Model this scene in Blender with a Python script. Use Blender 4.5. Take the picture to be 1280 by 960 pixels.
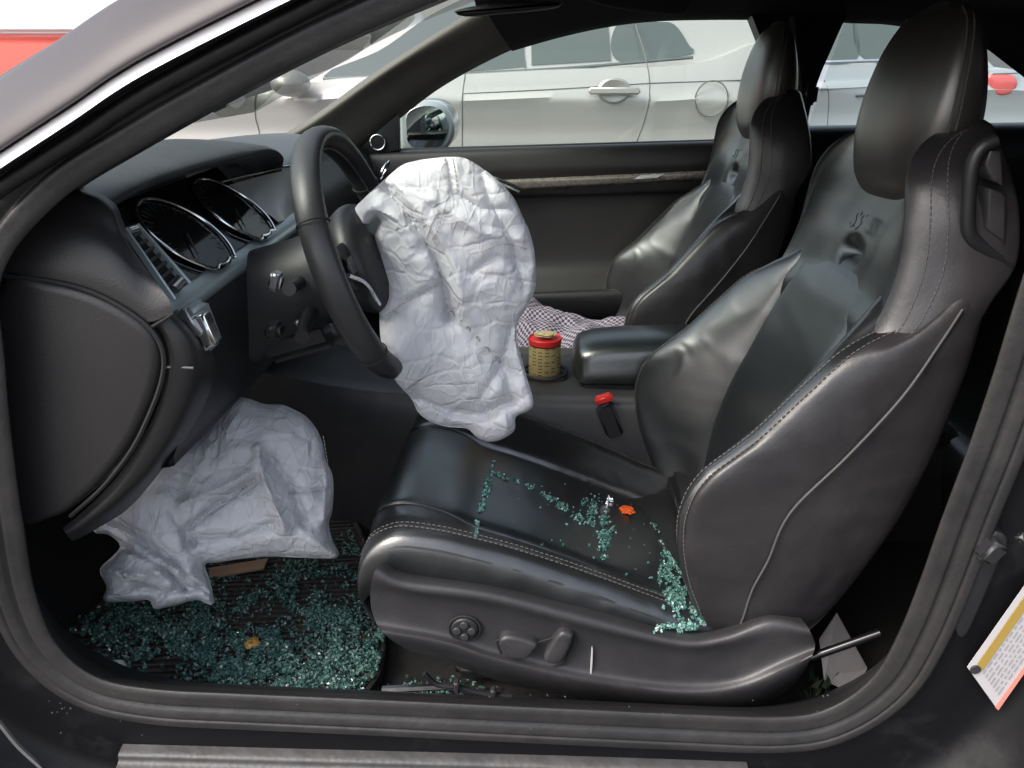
import bpy, bmesh, math, random
import numpy as np
from mathutils import Vector, Matrix, noise
from mathutils.geometry import delaunay_2d_cdt
random.seed(7); np.random.seed(7)
for o in list(bpy.data.objects): bpy.data.objects.remove(o)
scene = bpy.context.scene
R = math.radians

# ------------------------------------------------------------------ camera
F = 960.0; PITCH = R(23.6); YAW = R(2.2); CAM = np.array([0, -.70, .73])
FW = np.array([-math.sin(YAW)*math.cos(PITCH), math.cos(YAW)*math.cos(PITCH), -math.sin(PITCH)])
RT = np.array([math.cos(YAW), math.sin(YAW), 0.0]); UP = np.cross(RT, FW)
cd = bpy.data.cameras.new('camera'); cam = bpy.data.objects.new('camera', cd)
scene.collection.objects.link(cam)
cd.sensor_width = 36; cd.lens = 27.0; cd.clip_start = .02; cd.clip_end = 3000
cam.matrix_world = Matrix(((RT[0], UP[0], -FW[0], CAM[0]), (RT[1], UP[1], -FW[1], CAM[1]), (RT[2], UP[2], -FW[2], CAM[2]), (0, 0, 0, 1)))
scene.camera = cam
scene.render.resolution_x = 1024; scene.render.resolution_y = 768

# ------------------------------------------------------------------ world, sun, exposure
SUN_EL, SUN_ROT = 46, 240
w = bpy.data.worlds.new('World'); scene.world = w; w.use_nodes = True
nt = w.node_tree; bg = nt.nodes['Background']
sky = nt.nodes.new('ShaderNodeTexSky'); sky.sky_type = 'NISHITA'; sky.sun_disc = False
sky.sun_elevation = R(SUN_EL); sky.sun_rotation = R(SUN_ROT)
sky.air_density = 1.0; sky.dust_density = 4.0; sky.ozone_density = 1.0
hs = nt.nodes.new('ShaderNodeHueSaturation'); hs.inputs['Saturation'].default_value = .55
nt.links.new(sky.outputs[0], hs.inputs['Color']); nt.links.new(hs.outputs[0], bg.inputs[0])
bg.inputs[1].default_value = .15
sd = bpy.data.lights.new('sun', 'SUN'); sd.energy = 1.1; sd.angle = R(30); sd.color = (1, .95, .88)
so = bpy.data.objects.new('sun', sd); scene.collection.objects.link(so)
a, e = R(SUN_ROT), R(SUN_EL)
sdir = Vector((math.sin(a)*math.cos(e), math.cos(a)*math.cos(e), math.sin(e)))
so.rotation_euler = sdir.to_track_quat('Z', 'Y').to_euler(); so.location = sdir*20
scene.view_settings.view_transform = 'Standard'; scene.view_settings.look = 'None'
scene.view_settings.exposure = 1.42; scene.view_settings.gamma = 1.0

# ------------------------------------------------------------------ helpers
def at(px, py, Y):
    "pixel of the 1280x960 photograph on the vertical plane y = Y"
    d = FW*F + RT*(px-640) + UP*(480-py)
    return CAM + d*((Y-CAM[1])/d[1])
def atz(px, py, Z):
    d = FW*F + RT*(px-640) + UP*(480-py)
    return CAM + d*((Z-CAM[2])/d[2])

COL = scene.collection
WL = {}
def put(o, parent=None):
    COL.objects.link(o)
    return o
def mesh_obj(name, verts, faces, mat, parent=None, smooth=True, kind=None, label=None, origin=None, weld=False):
    V = np.array([tuple(v) for v in verts], float).reshape(-1, 3)
    c = (V.min(0)+V.max(0))/2 if origin is None else np.array(origin, float)
    me = bpy.data.meshes.new(name)
    me.from_pydata([tuple(v) for v in (V-c)], [], [tuple(f) for f in faces])
    me.update()
    if smooth: me.polygons.foreach_set('use_smooth', [True]*len(me.polygons))
    bm = bmesh.new(); bm.from_mesh(me)
    if weld: bmesh.ops.remove_doubles(bm, verts=bm.verts, dist=1e-5)
    bmesh.ops.recalc_face_normals(bm, faces=bm.faces)
    bm.to_mesh(me); bm.free()
    if smooth:
        try: me.set_sharp_from_angle(angle=R(42))
        except Exception: pass
    if mat: me.materials.append(mat)
    o = bpy.data.objects.new(name, me); COL.objects.link(o)
    pl = WL[parent.name] if parent else np.zeros(3)
    o.location = c-pl; WL[o.name] = c
    if parent: o.parent = parent
    if kind: o['kind'] = kind
    if label: o['label'] = label
    return o
def empty(name, loc):
    o = bpy.data.objects.new(name, None); o.empty_display_size = .1; COL.objects.link(o); o.location = loc; WL[o.name] = np.array(loc, float)
    return o
def tag(o, label, cat=None, group=None, kind=None):
    o['label'] = label
    if cat: o['category'] = cat
    if group: o['group'] = group
    if kind: o['kind'] = kind
    return o
def crv(P, n, closed=False):
    "Catmull-Rom through P resampled to n points by length"
    P = [np.array(p, float) for p in P]
    m = len(P); out = []
    segs = m if closed else m-1
    for i in range(segs):
        if closed: p0, p1, p2, p3 = P[(i-1) % m], P[i], P[(i+1) % m], P[(i+2) % m]
        else:
            p1, p2 = P[i], P[i+1]
            p0 = P[i-1] if i > 0 else 2*p1-p2
            p3 = P[i+2] if i+2 < m else 2*p2-p1
        for k in range(16):
            t = k/16
            out.append(.5*((2*p1)+(-p0+p2)*t+(2*p0-5*p1+4*p2-p3)*t*t+(-p0+3*p1-3*p2+p3)*t**3))
    out.append(P[0] if closed else P[-1])
    out = np.array(out)
    L = np.concatenate([[0], np.cumsum(np.linalg.norm(np.diff(out, axis=0), axis=1))])
    s = np.linspace(0, L[-1], n+1 if closed else n)
    res = np.stack([np.interp(s, L, out[:, k]) for k in range(out.shape[1])], 1)
    return res[:-1] if closed else res
def cru(P, sub):
    "Catmull-Rom with uniform parameter, sub samples a segment (keeps control correspondence)"
    P = [np.array(p, float) for p in P]; m = len(P); out = []
    for i in range(m-1):
        p1, p2 = P[i], P[i+1]
        p0 = P[i-1] if i > 0 else 2*p1-p2
        p3 = P[i+2] if i+2 < m else 2*p2-p1
        for k in range(sub):
            t = k/sub
            out.append(.5*((2*p1)+(-p0+p2)*t+(2*p0-5*p1+4*p2-p3)*t*t+(-p0+3*p1-3*p2+p3)*t**3))
    out.append(P[-1]); return np.array(out)
def grid(rows, su=6, sv=6, resample=None):
    "rows of control points -> dense grid array [v][u]"
    if resample: rr = [crv(r, resample) for r in rows]
    else: rr = [cru(r, su) for r in rows]
    n = len(rr[0])
    return np.stack([cru([r[j] for r in rr], sv) for j in range(n)], 1)
def gfaces(nv, nu, wrapu=False, wrapv=False):
    f = []
    for i in range(nv if wrapv else nv-1):
        for j in range(nu if wrapu else nu-1):
            a, b = i*nu+j, i*nu+(j+1) % nu
            c, d = ((i+1) % nv)*nu+(j+1) % nu, ((i+1) % nv)*nu+j
            f.append((a, b, c, d))
    return f
def patch(name, rows, mat, parent=None, su=6, sv=6, resample=None, thick=0, off=(0, 1, 0), **k):
    G = grid(rows, su, sv, resample); nv, nu = G.shape[:2]
    V = G.reshape(-1, 3); Fc = gfaces(nv, nu)
    if thick:
        n = len(V); V2 = V+np.array(off)*thick
        B = [tuple(i+n for i in f[::-1]) for f in Fc]
        edge = [(j) for j in range(nu)]+[i*nu+nu-1 for i in range(1, nv)]+[(nv-1)*nu+j for j in range(nu-2, -1, -1)]+[i*nu for i in range(nv-2, 0, -1)]
        S = [(edge[q], edge[(q+1) % len(edge)], edge[(q+1) % len(edge)]+n, edge[q]+n) for q in range(len(edge))]
        V = np.concatenate([V, V2]); Fc = Fc+B+S
    return mesh_obj(name, V, Fc, mat, parent, **k)
def frames(path, closed=False):
    P = np.array(path, float); n = len(P); T = []
    for i in range(n):
        t = P[(i+1) % n]-P[i-1] if closed else P[min(i+1, n-1)]-P[max(i-1, 0)]
        T.append(t/(np.linalg.norm(t)+1e-12))
    ref = np.array([0, 1, 0.]) if abs(T[0][1]) < .9 else np.array([1., 0, 0])
    N = []; nrm = ref-T[0]*ref.dot(T[0]); nrm /= np.linalg.norm(nrm)
    for t in T:
        nrm = nrm-t*nrm.dot(t); nrm /= (np.linalg.norm(nrm)+1e-12); N.append(nrm.copy())
    return T, N, [np.cross(t, q) for t, q in zip(T, N)]
def tube_vf(path, r, n=8, closed=False, cap=True, base=0):
    T, N, B = frames(path, closed); V = []; m = len(path)
    rr = r if hasattr(r, '__len__') else [r]*m
    for i, p in enumerate(path):
        for k in range(n):
            a = 2*math.pi*k/n
            V.append(np.array(p)+rr[i]*(math.cos(a)*N[i]+math.sin(a)*B[i]))
    Fc = gfaces(m, n, wrapu=True, wrapv=closed)
    if cap and not closed: Fc += [tuple(range(n))[::-1], tuple((m-1)*n+k for k in range(n))]
    return V, [tuple(i+base for i in f) for f in Fc]
def tube(name, path, r, mat, parent=None, n=8, closed=False, smoothn=None, **k):
    if smoothn: path = crv(path, smoothn, closed)
    V, Fc = tube_vf(path, r, n, closed); return mesh_obj(name, V, Fc, mat, parent, **k)
def loft(name, rings, mat, parent=None, cap=True, sv=5, su=5, dense=True, **k):
    "closed rings"
    if dense:
        rr = []
        for r in rings:
            r = [np.array(p, float) for p in r]; m = len(r); q = cru([r[-1]]+r+[r[0], r[1]], su)
            rr.append(q[su:su+m*su])
        G = np.stack([cru([r[j] for r in rr], sv) for j in range(len(rr[0]))], 1)
    else: G = np.array(rings, float)
    nv, nu = G.shape[:2]; Fc = gfaces(nv, nu, wrapu=True)
    if cap: Fc += [tuple(range(nu))[::-1], tuple((nv-1)*nu+j for j in range(nu))]
    return mesh_obj(name, G.reshape(-1, 3), Fc, mat, parent, **k)
def boxvf(c, s, rot=None, base=0, bev=0):
    c = np.array(c, float); h = np.array(s, float)/2
    V = [np.array([x*h[0], y*h[1], z*h[2]]) for x in (-1, 1) for y in (-1, 1) for z in (-1, 1)]
    if rot is not None: V = [rot @ v for v in V]
    V = [c+v for v in V]
    Fc = [(0, 1, 3, 2), (4, 6, 7, 5), (0, 4, 5, 1), (2, 3, 7, 6), (0, 2, 6, 4), (1, 5, 7, 3)]
    return V, [tuple(i+base for i in f) for f in Fc]
def rotm(ax, ang):
    return np.array(Matrix.Rotation(R(ang), 3, ax))
def bevel(o, wdt=.003, seg=3):
    bm = bmesh.new(); bm.from_mesh(o.data)
    es = [e for e in bm.edges if len(e.link_faces) == 2 and e.calc_face_angle(0) > R(30)]
    bmesh.ops.bevel(bm, geom=es, offset=wdt, segments=seg, affect='EDGES', clamp_overlap=True)
    bm.to_mesh(o.data); bm.free()
    o.data.polygons.foreach_set('use_smooth', [True]*len(o.data.polygons))
    try: o.data.set_sharp_from_angle(angle=R(50))
    except Exception: pass
    return o
def box(name, c, s, mat, parent=None, rot=None, bev=.003, **k):
    V, Fc = boxvf(c, s, rot); o = mesh_obj(name, V, Fc, mat, parent, smooth=False, **k)
    return bevel(o, bev) if bev else o
def slab(name, outline, Y0, Y1, mat, parent=None, rnd=.004, seg=3, n=None, closedcurve=True, **k):
    "outline: (x,z) pairs; solid between y=Y0 (seen face) and Y1, rounded rims"
    O = crv([(p[0], p[1]) for p in outline], n or max(24, len(outline)*5), True) if closedcurve else np.array(outline, float)
    m = len(O); c = O.mean(0)
    nrm = np.roll(O, -1, 0)-np.roll(O, 1, 0); nrm = np.stack([nrm[:, 1], -nrm[:, 0]], 1); nrm /= np.linalg.norm(nrm, axis=1)[:, None]+1e-9
    area = .5*np.sum(O[:, 0]*np.roll(O[:, 1], -1)-np.roll(O[:, 0], -1)*O[:, 1])
    if area < 0: nrm = -nrm
    rings = []; sg = 1 if Y1 > Y0 else -1
    for i in range(seg+1):
        t = i/seg*math.pi/2
        rings.append((O-nrm*rnd*(1-math.sin(t)), Y0+sg*rnd*(1-math.cos(t))))
    rings.append((O, Y1))
    V = [(p[0], y, p[1]) for Q, y in rings for p in Q]
    Fc = gfaces(len(rings), m, wrapu=True)+[tuple(range(m))[::-1], tuple((len(rings)-1)*m+j for j in range(m))]
    return mesh_obj(name, V, Fc, mat, parent, **k)
def pxs(L, Y): return [at(x, y, Y)[[0, 2]] for x, y in L]
def pslab(name, L, Y0, Y1, mat, parent=None, **k): return slab(name, pxs(L, Y0), Y0, Y1, mat, parent, **k)
def stitches(name, path, mat, parent, step=.007, ln=.0045, r=.0009, **k):
    L = np.concatenate([[0], np.cumsum(np.linalg.norm(np.diff(path, axis=0), axis=1))])
    n = int(L[-1]/step); V = []; Fc = []
    P = np.array(path)
    for i in range(n):
        s0, s1 = i*step, i*step+ln
        a = np.array([np.interp(s0, L, P[:, q]) for q in range(3)]); b = np.array([np.interp(s1, L, P[:, q]) for q in range(3)])
        v, f = tube_vf([a, b], r, 4, base=len(V)); V += v; Fc += f
    return mesh_obj(name, V, Fc, mat, parent, kind='stuff', **k)

# ------------------------------------------------------------------ materials
def mat(name, col, rough=.5, metal=0, var=.0, vscale=8, bump=0, bscale=200, bump2=0, b2scale=12, col2=None, dust=None, dscale=3, dthr=.5, spec=.5, coat=0, trans=0, alpha=1, wrinkle=0, wscale=18, sheen=0, coatr=.08):
    m = bpy.data.materials.new(name); m.use_nodes = True; nt = m.node_tree; N = nt.nodes; L = nt.links
    b = N['Principled BSDF']; b.inputs['Base Color'].default_value = (*col, 1); b.inputs['Roughness'].default_value = rough
    b.inputs['Metallic'].default_value = metal; b.inputs['Specular IOR Level'].default_value = spec
    b.inputs['Coat Weight'].default_value = coat; b.inputs['Coat Roughness'].default_value = coatr
    b.inputs['Sheen Weight'].default_value = sheen
    tc = N.new('ShaderNodeTexCoord')
    cur = None
    if var or col2:
        n = N.new('ShaderNodeTexNoise'); n.inputs['Scale'].default_value = vscale; n.inputs['Detail'].default_value = 6; n.inputs['Roughness'].default_value = .65
        L.new(tc.outputs['Object'], n.inputs['Vector'])
        r = N.new('ShaderNodeValToRGB'); r.color_ramp.elements[0].position = .3; r.color_ramp.elements[1].position = .7
        c2 = col2 or tuple(min(1, c*(1+var)) for c in col); c1 = col if col2 else tuple(c*(1-var) for c in col)
        r.color_ramp.elements[0].color = (*c1, 1); r.color_ramp.elements[1].color = (*c2, 1)
        L.new(n.outputs['Fac'], r.inputs['Fac']); cur = r.outputs['Color']
        mr = N.new('ShaderNodeMapRange'); mr.inputs['To Min'].default_value = max(0, rough-.08); mr.inputs['To Max'].default_value = min(1, rough+.08)
        L.new(n.outputs['Fac'], mr.inputs['Value']); L.new(mr.outputs[0], b.inputs['Roughness'])
    if dust:
        n = N.new('ShaderNodeTexNoise'); n.inputs['Scale'].default_value = dscale; n.inputs['Detail'].default_value = 9; n.inputs['Roughness'].default_value = .7
        mp = N.new('ShaderNodeMapping'); mp.inputs['Scale'].default_value = (1, 1, 1); L.new(tc.outputs['Object'], mp.inputs['Vector']); L.new(mp.outputs[0], n.inputs['Vector'])
        r = N.new('ShaderNodeValToRGB'); r.color_ramp.elements[0].position = dthr-.12; r.color_ramp.elements[1].position = dthr+.2
        L.new(n.outputs['Fac'], r.inputs['Fac'])
        mx = N.new('ShaderNodeMix'); mx.data_type = 'RGBA'; L.new(r.outputs['Color'], mx.inputs['Factor'])
        if cur: L.new(cur, mx.inputs['A'])
        else: mx.inputs['A'].default_value = (*col, 1)
        mx.inputs['B'].default_value = (*dust, 1); cur = mx.outputs['Result']
    if cur: L.new(cur, b.inputs['Base Color'])
    last = None
    def addb(tex, strength, dist):
        nonlocal last
        bn = N.new('ShaderNodeBump'); bn.inputs['Strength'].default_value = strength; bn.inputs['Distance'].default_value = dist
        L.new(tex, bn.inputs['Height'])
        if last: L.new(last, bn.inputs['Normal'])
        last = bn.outputs['Normal']
    if bump:
        v = N.new('ShaderNodeTexVoronoi'); v.inputs['Scale'].default_value = bscale; L.new(tc.outputs['Object'], v.inputs['Vector']); addb(v.outputs['Distance'], bump*(.3 if bscale >= 250 else 1), .0015)
    if bump2:
        n = N.new('ShaderNodeTexNoise'); n.inputs['Scale'].default_value = b2scale; n.inputs['Detail'].default_value = 5; L.new(tc.outputs['Object'], n.inputs['Vector']); addb(n.outputs['Fac'], bump2, .01)
    if wrinkle:
        n = N.new('ShaderNodeTexNoise'); n.inputs['Scale'].default_value = wscale; n.inputs['Detail'].default_value = 4; n.inputs['Distortion'].default_value = 1.2
        if hasattr(n, 'noise_type'): n.noise_type = 'RIDGED_MULTIFRACTAL'
        L.new(tc.outputs['Object'], n.inputs['Vector']); addb(n.outputs['Fac'], wrinkle, .006)
    if last: L.new(last, b.inputs['Normal'])
    return m
M = {}
M['leather'] = mat('black_leather', (.011, .012, .013), .31, bump=.25, bscale=420, wrinkle=.5, wscale=12, var=.25, vscale=5, spec=1.0, coat=.6, coatr=.34)
M['leather_side'] = mat('worn_side_leather', (.020, .0185, .020), .37, bump=.2, bscale=420, wrinkle=.9, wscale=7, bump2=.25, b2scale=14, var=.25, vscale=4, dust=(.034, .030, .032), dscale=5, dthr=.58)
M['insert'] = mat('leather_insert', (.008, .010, .011), .31, bump=.3, bscale=300, bump2=.04, b2scale=9, var=.2, vscale=6, spec=1.0, coat=.7, coatr=.36)
M['stitch'] = mat('thread', (.075, .066, .062), .8)
M['piping'] = mat('piping', (.07, .068, .068), .4)
M['soft'] = mat('soft_touch_plastic', (.021, .0195, .020), .42, bump=.35, bscale=500, var=.12, vscale=4)
M['softtop'] = mat('dash_top_plastic', (.024, .025, .025), .45, bump=.4, bscale=450, var=.12, vscale=3, dust=(.06, .058, .055), dscale=6, dthr=.62)
M['plastic'] = mat('grained_plastic', (.027, .026, .028), .45, bump=.3, bscale=420, var=.1, vscale=5, dust=(.055, .051, .053), dscale=7, dthr=.6)
M['dark'] = mat('dark_plastic', (.014, .014, .016), .45, bump=.25, bscale=400)
M['carpet'] = mat('black_carpet', (.010, .010, .010), .95, bump=1, bscale=300, var=.4, vscale=20, dust=(.022, .02, .018), dscale=9)
M['headliner'] = mat('headliner_cloth', (.02, .02, .021), .95, bump=.6, bscale=600)
M['rubber'] = mat('dusty_rubber', (.014, .0135, .0138), .48, var=.2, vscale=12, dust=(.033, .030, .029), dscale=7, dthr=.54, bump=.3, bscale=260, bump2=.15, b2scale=30)
M['sillrub'] = mat('sill_plastic', (.026, .026, .028), .45, var=.25, vscale=14, dust=(.07, .06, .054), dscale=9, dthr=.56, bump=.5, bscale=300)
M['paint'] = mat('black_paint', (.012, .012, .014), .18, coat=1, bump2=.01, b2scale=5, dust=(.03, .03, .03), dscale=20, dthr=.62)
M['scuff'] = mat('brushed_scuff_plate', (.065, .064, .066), .5, metal=.2, var=.35, vscale=20, dust=(.06, .055, .05), dscale=18, dthr=.55, bump=.3, bscale=120)
M['chrome'] = mat('satin_chrome', (.75, .75, .76), .18, metal=1)
M['bezel'] = mat('satin_bezel', (.38, .43, .44), .34, metal=.5, bump=.05)
M['black_gloss'] = mat('gauge_glass', (.006, .006, .007), .06, spec=.5)
M['screen'] = mat('grey_screen', (.5, .5, .49), .35)
M['mark'] = mat('print_white', (.42, .42, .42), .6)
M['inlay'] = mat('brushed_inlay', (.34, .31, .27), .28, metal=.7, var=.1, vscale=60)
M['red'] = mat('red_plastic', (.55, .02, .02), .4)
M['orange'] = mat('orange_peel', (.85, .13, .02), .5, bump=.5, bscale=120, var=.2)
M['foil'] = mat('crumpled_foil', (.8, .8, .82), .25, metal=1, bump=1, bscale=90)
M['steel'] = mat('worn_steel', (.33, .33, .34), .35, metal=1, var=.3, vscale=30)
M['paper'] = mat('grey_paper', (.42, .40, .40), .8, var=.12, vscale=10)
M['board'] = mat('brown_cardboard', (.32, .21, .15), .85, var=.2, vscale=20)
M['green'] = mat('weed_green', (.015, .028, .012), .7, var=.4, vscale=20)
M['amber'] = mat('amber_scrap', (.6, .32, .06), .35, var=.5, vscale=30)
M['silver'] = mat('silver_paint', (.43, .42, .395), .3, metal=.3, coat=.4)
M['greycar'] = mat('grey_silver_paint', (.42, .44, .46), .38, metal=.35, coat=.5)
M['carglass'] = mat('tinted_car_glass', (.09, .11, .105), .08, spec=.6)
M['taillight'] = mat('red_lens', (.65, .12, .12), .2, coat=1)
M['tyre'] = mat('tyre_rubber', (.02, .02, .02), .8, bump2=.3)
M['white'] = mat('white_paint', (.8, .8, .8), .3, coat=.5)
M['redpaint'] = mat('red_paint', (.66, .13, .10), .35, coat=.5)
M['asphalt'] = mat('asphalt', (.05, .05, .048), .9, bump=.8, bscale=90, var=.3, vscale=30, dust=(.09, .085, .08), dscale=1.5)
M['soft2'] = mat('column_plastic', (.020, .020, .022), .5, bump=.3, bscale=500, var=.12)
M['jamb'] = mat('black_jamb_paint', (.007, .007, .008), .45, dust=(.028, .027, .027), dscale=14, dthr=.66, spec=.15)
M['skyband'] = mat('sky_band_metal', (.85, .85, .86), .28, metal=1)
M['pillarpaint'] = mat('sky_sheen_pillar_paint', (.045, .039, .041), .42, metal=.0, coat=.0, var=.12, vscale=6, spec=.30)  # black pillar paint with the grey sky sheen put into its base colour
M['pillarcloth'] = mat('beige_pillar_cloth', (.105, .097, .086), .7, bump=.3, bscale=500)
M['gapcrease'] = mat('grey_gap_crease', (.14, .135, .13), .8)
M['seam'] = mat('dark_gap', (.01, .01, .01), .8)
M['concrete'] = mat('concrete_wall', (.32, .31, .29), .9, var=.15, vscale=3, bump2=.3)
# airbag nylon
def nylon(name, col, sc):
    m = mat(name, col, .75, var=.04, vscale=7)
    nt = m.node_tree; N = nt.nodes; L = nt.links; tc = [n for n in N if n.type == 'TEX_COORD'][0]; last = None
    dn = N.new('ShaderNodeTexNoise'); dn.inputs['Scale'].default_value = 9; dn.inputs['Detail'].default_value = 3; L.new(tc.outputs['Object'], dn.inputs['Vector'])
    vm = N.new('ShaderNodeVectorMath'); vm.operation = 'MULTIPLY_ADD'; vm.inputs[1].default_value = (.05, .05, .05); L.new(dn.outputs['Color'], vm.inputs[0]); L.new(tc.outputs['Object'], vm.inputs[2])
    for k, (scl, dist, strn, rot, sq) in enumerate(((8, .016, .35, .6, (1, .5, .62)), (13, .0028, .8, -.7, (1, .5, .55)), (27, .0017, .8, .3, (.6, .5, 1.1)), (60, .0009, .8, 1.1, (1, .6, .6)))):
        mp = N.new('ShaderNodeMapping'); mp.inputs['Rotation'].default_value = (0, rot, 0); mp.inputs['Scale'].default_value = sq; L.new(vm.outputs[0], mp.inputs['Vector'])
        v = N.new('ShaderNodeTexVoronoi'); v.inputs['Scale'].default_value = scl; v.inputs['Randomness'].default_value = 1; L.new(mp.outputs[0], v.inputs['Vector'])
        if k:
            v.feature = 'DISTANCE_TO_EDGE'; mr = N.new('ShaderNodeMapRange'); mr.inputs['From Max'].default_value = .11; L.new(v.outputs['Distance'], mr.inputs['Value']); hgt = mr.outputs[0]
        else: hgt = v.outputs['Distance']
        bn = N.new('ShaderNodeBump'); bn.inputs['Strength'].default_value = strn; bn.inputs['Distance'].default_value = dist*sc; bn.invert = bool(k % 2)
        L.new(hgt, bn.inputs['Height'])
        if last: L.new(last, bn.inputs['Normal'])
        last = bn.outputs['Normal']
    L.new(last, N['Principled BSDF'].inputs['Normal'])
    b = m.node_tree.nodes['Principled BSDF']; b.inputs['Subsurface Weight'].default_value = .0
    nt = m.node_tree; t = nt.nodes.new('ShaderNodeBsdfTranslucent'); t.inputs['Color'].default_value = (*col, 1)
    mx = nt.nodes.new('ShaderNodeMixShader'); mx.inputs[0].default_value = .18
    out = nt.nodes['Material Output']; nt.links.new(b.outputs[0], mx.inputs[1]); nt.links.new(t.outputs[0], mx.inputs[2]); nt.links.new(mx.outputs[0], out.inputs['Surface'])
    return m
M['nylon'] = nylon('white_nylon', (.66, .66, .695), .8)
M['nylon2'] = nylon('grey_white_nylon', (.55, .55, .575), .9)
M['thread_red'] = mat('reddish_seam_thread', (.42, .34, .34), .8)
M['ink'] = mat('dark_ink', (.22, .22, .24), .7)
# panes: thin glass, partly see-through
def pane(name, tint, refl=.08, rough=.02):
    m = bpy.data.materials.new(name); m.use_nodes = True; nt = m.node_tree; N = nt.nodes; L = nt.links
    N.remove(N['Principled BSDF']); out = N['Material Output']
    t = N.new('ShaderNodeBsdfTransparent'); t.inputs[0].default_value = (*tint, 1)
    g = N.new('ShaderNodeBsdfGlossy'); g.inputs['Roughness'].default_value = rough
    fr = N.new('ShaderNodeLayerWeight'); fr.inputs['Blend'].default_value = .15
    mr = N.new('ShaderNodeMapRange'); mr.inputs['To Min'].default_value = refl*.4; mr.inputs['To Max'].default_value = .7
    L.new(fr.outputs['Fresnel'], mr.inputs['Value'])
    mx = N.new('ShaderNodeMixShader'); L.new(mr.outputs[0], mx.inputs[0]); L.new(t.outputs[0], mx.inputs[1]); L.new(g.outputs[0], mx.inputs[2])
    L.new(mx.outputs[0], out.inputs['Surface']); return m
M['windshield'] = pane('green_tinted_pane', (.88, .95, .90))
M['sideglass'] = pane('side_pane', (.90, .94, .92))
# tempered glass crumbs
def crumbs():
    m = bpy.data.materials.new('tempered_glass_crumbs'); m.use_nodes = True; nt = m.node_tree; N = nt.nodes; L = nt.links
    b = N['Principled BSDF']; at_ = N.new('ShaderNodeAttribute'); at_.attribute_name = 'tone'
    L.new(at_.outputs['Color'], b.inputs['Base Color']); b.inputs['Roughness'].default_value = .12
    b.inputs['Transmission Weight'].default_value = .25; b.inputs['IOR'].default_value = 1.5
    return m
M['crumbs'] = crumbs()
# checked blanket
def checked():
    m = mat('checked_weave', (.4, .38, .42), .95); nt = m.node_tree; N = nt.nodes; L = nt.links; b = N['Principled BSDF']
    tc = [n for n in N if n.type == 'TEX_COORD'][0]
    uv = N.new('ShaderNodeUVMap'); uv.uv_map = 'uv'
    c = N.new('ShaderNodeTexChecker'); c.inputs['Scale'].default_value = 1; c.inputs['Color1'].default_value = (.33, .29, .34, 1); c.inputs['Color2'].default_value = (.045, .036, .06, 1)
    L.new(uv.outputs[0], c.inputs['Vector']); L.new(c.outputs['Color'], b.inputs['Base Color']); return m
M['check'] = checked()

# ================================================================== GROUND AND SURROUNDINGS
GZ = -.38
mesh_obj('ground', [(-600, -600, GZ), (600, -600, GZ), (600, 600, GZ), (-600, 600, GZ)], [(0, 1, 2, 3)], M['asphalt'], kind='structure', smooth=False, label='asphalt parking lot ground')

def wheel(parent, x, y, rad, side=-1):
    t = mesh_obj('wheel', *ring_wheel(x, y, GZ+rad, rad, side), M['tyre'], parent)
    V, Fc = ring_wheel(x, y+side*.006, GZ+rad, rad*.66, side, flat=True); mesh_obj('rim', V, Fc, M['steel'], t)
def ring_wheel(x, y, z, r, side, flat=False):
    prof = [(0, .0), (.35, .0), (.5, .012), (.62, .0), (.9, -.004), (1, .03), (1, .19), (.6, .2), (0, .2)] if not flat else [(0, -.005), (.2, -.005), (.8, .002), (1, -.004), (1, .02)]
    V = []; n = 32
    for rr, d in prof:
        for k in range(n):
            a = 2*math.pi*k/n; V.append((x+max(rr, .01)*r*math.cos(a), y-side*d, z+max(rr, .01)*r*math.sin(a)))
    return V, gfaces(len(prof), n, wrapu=True)

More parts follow.
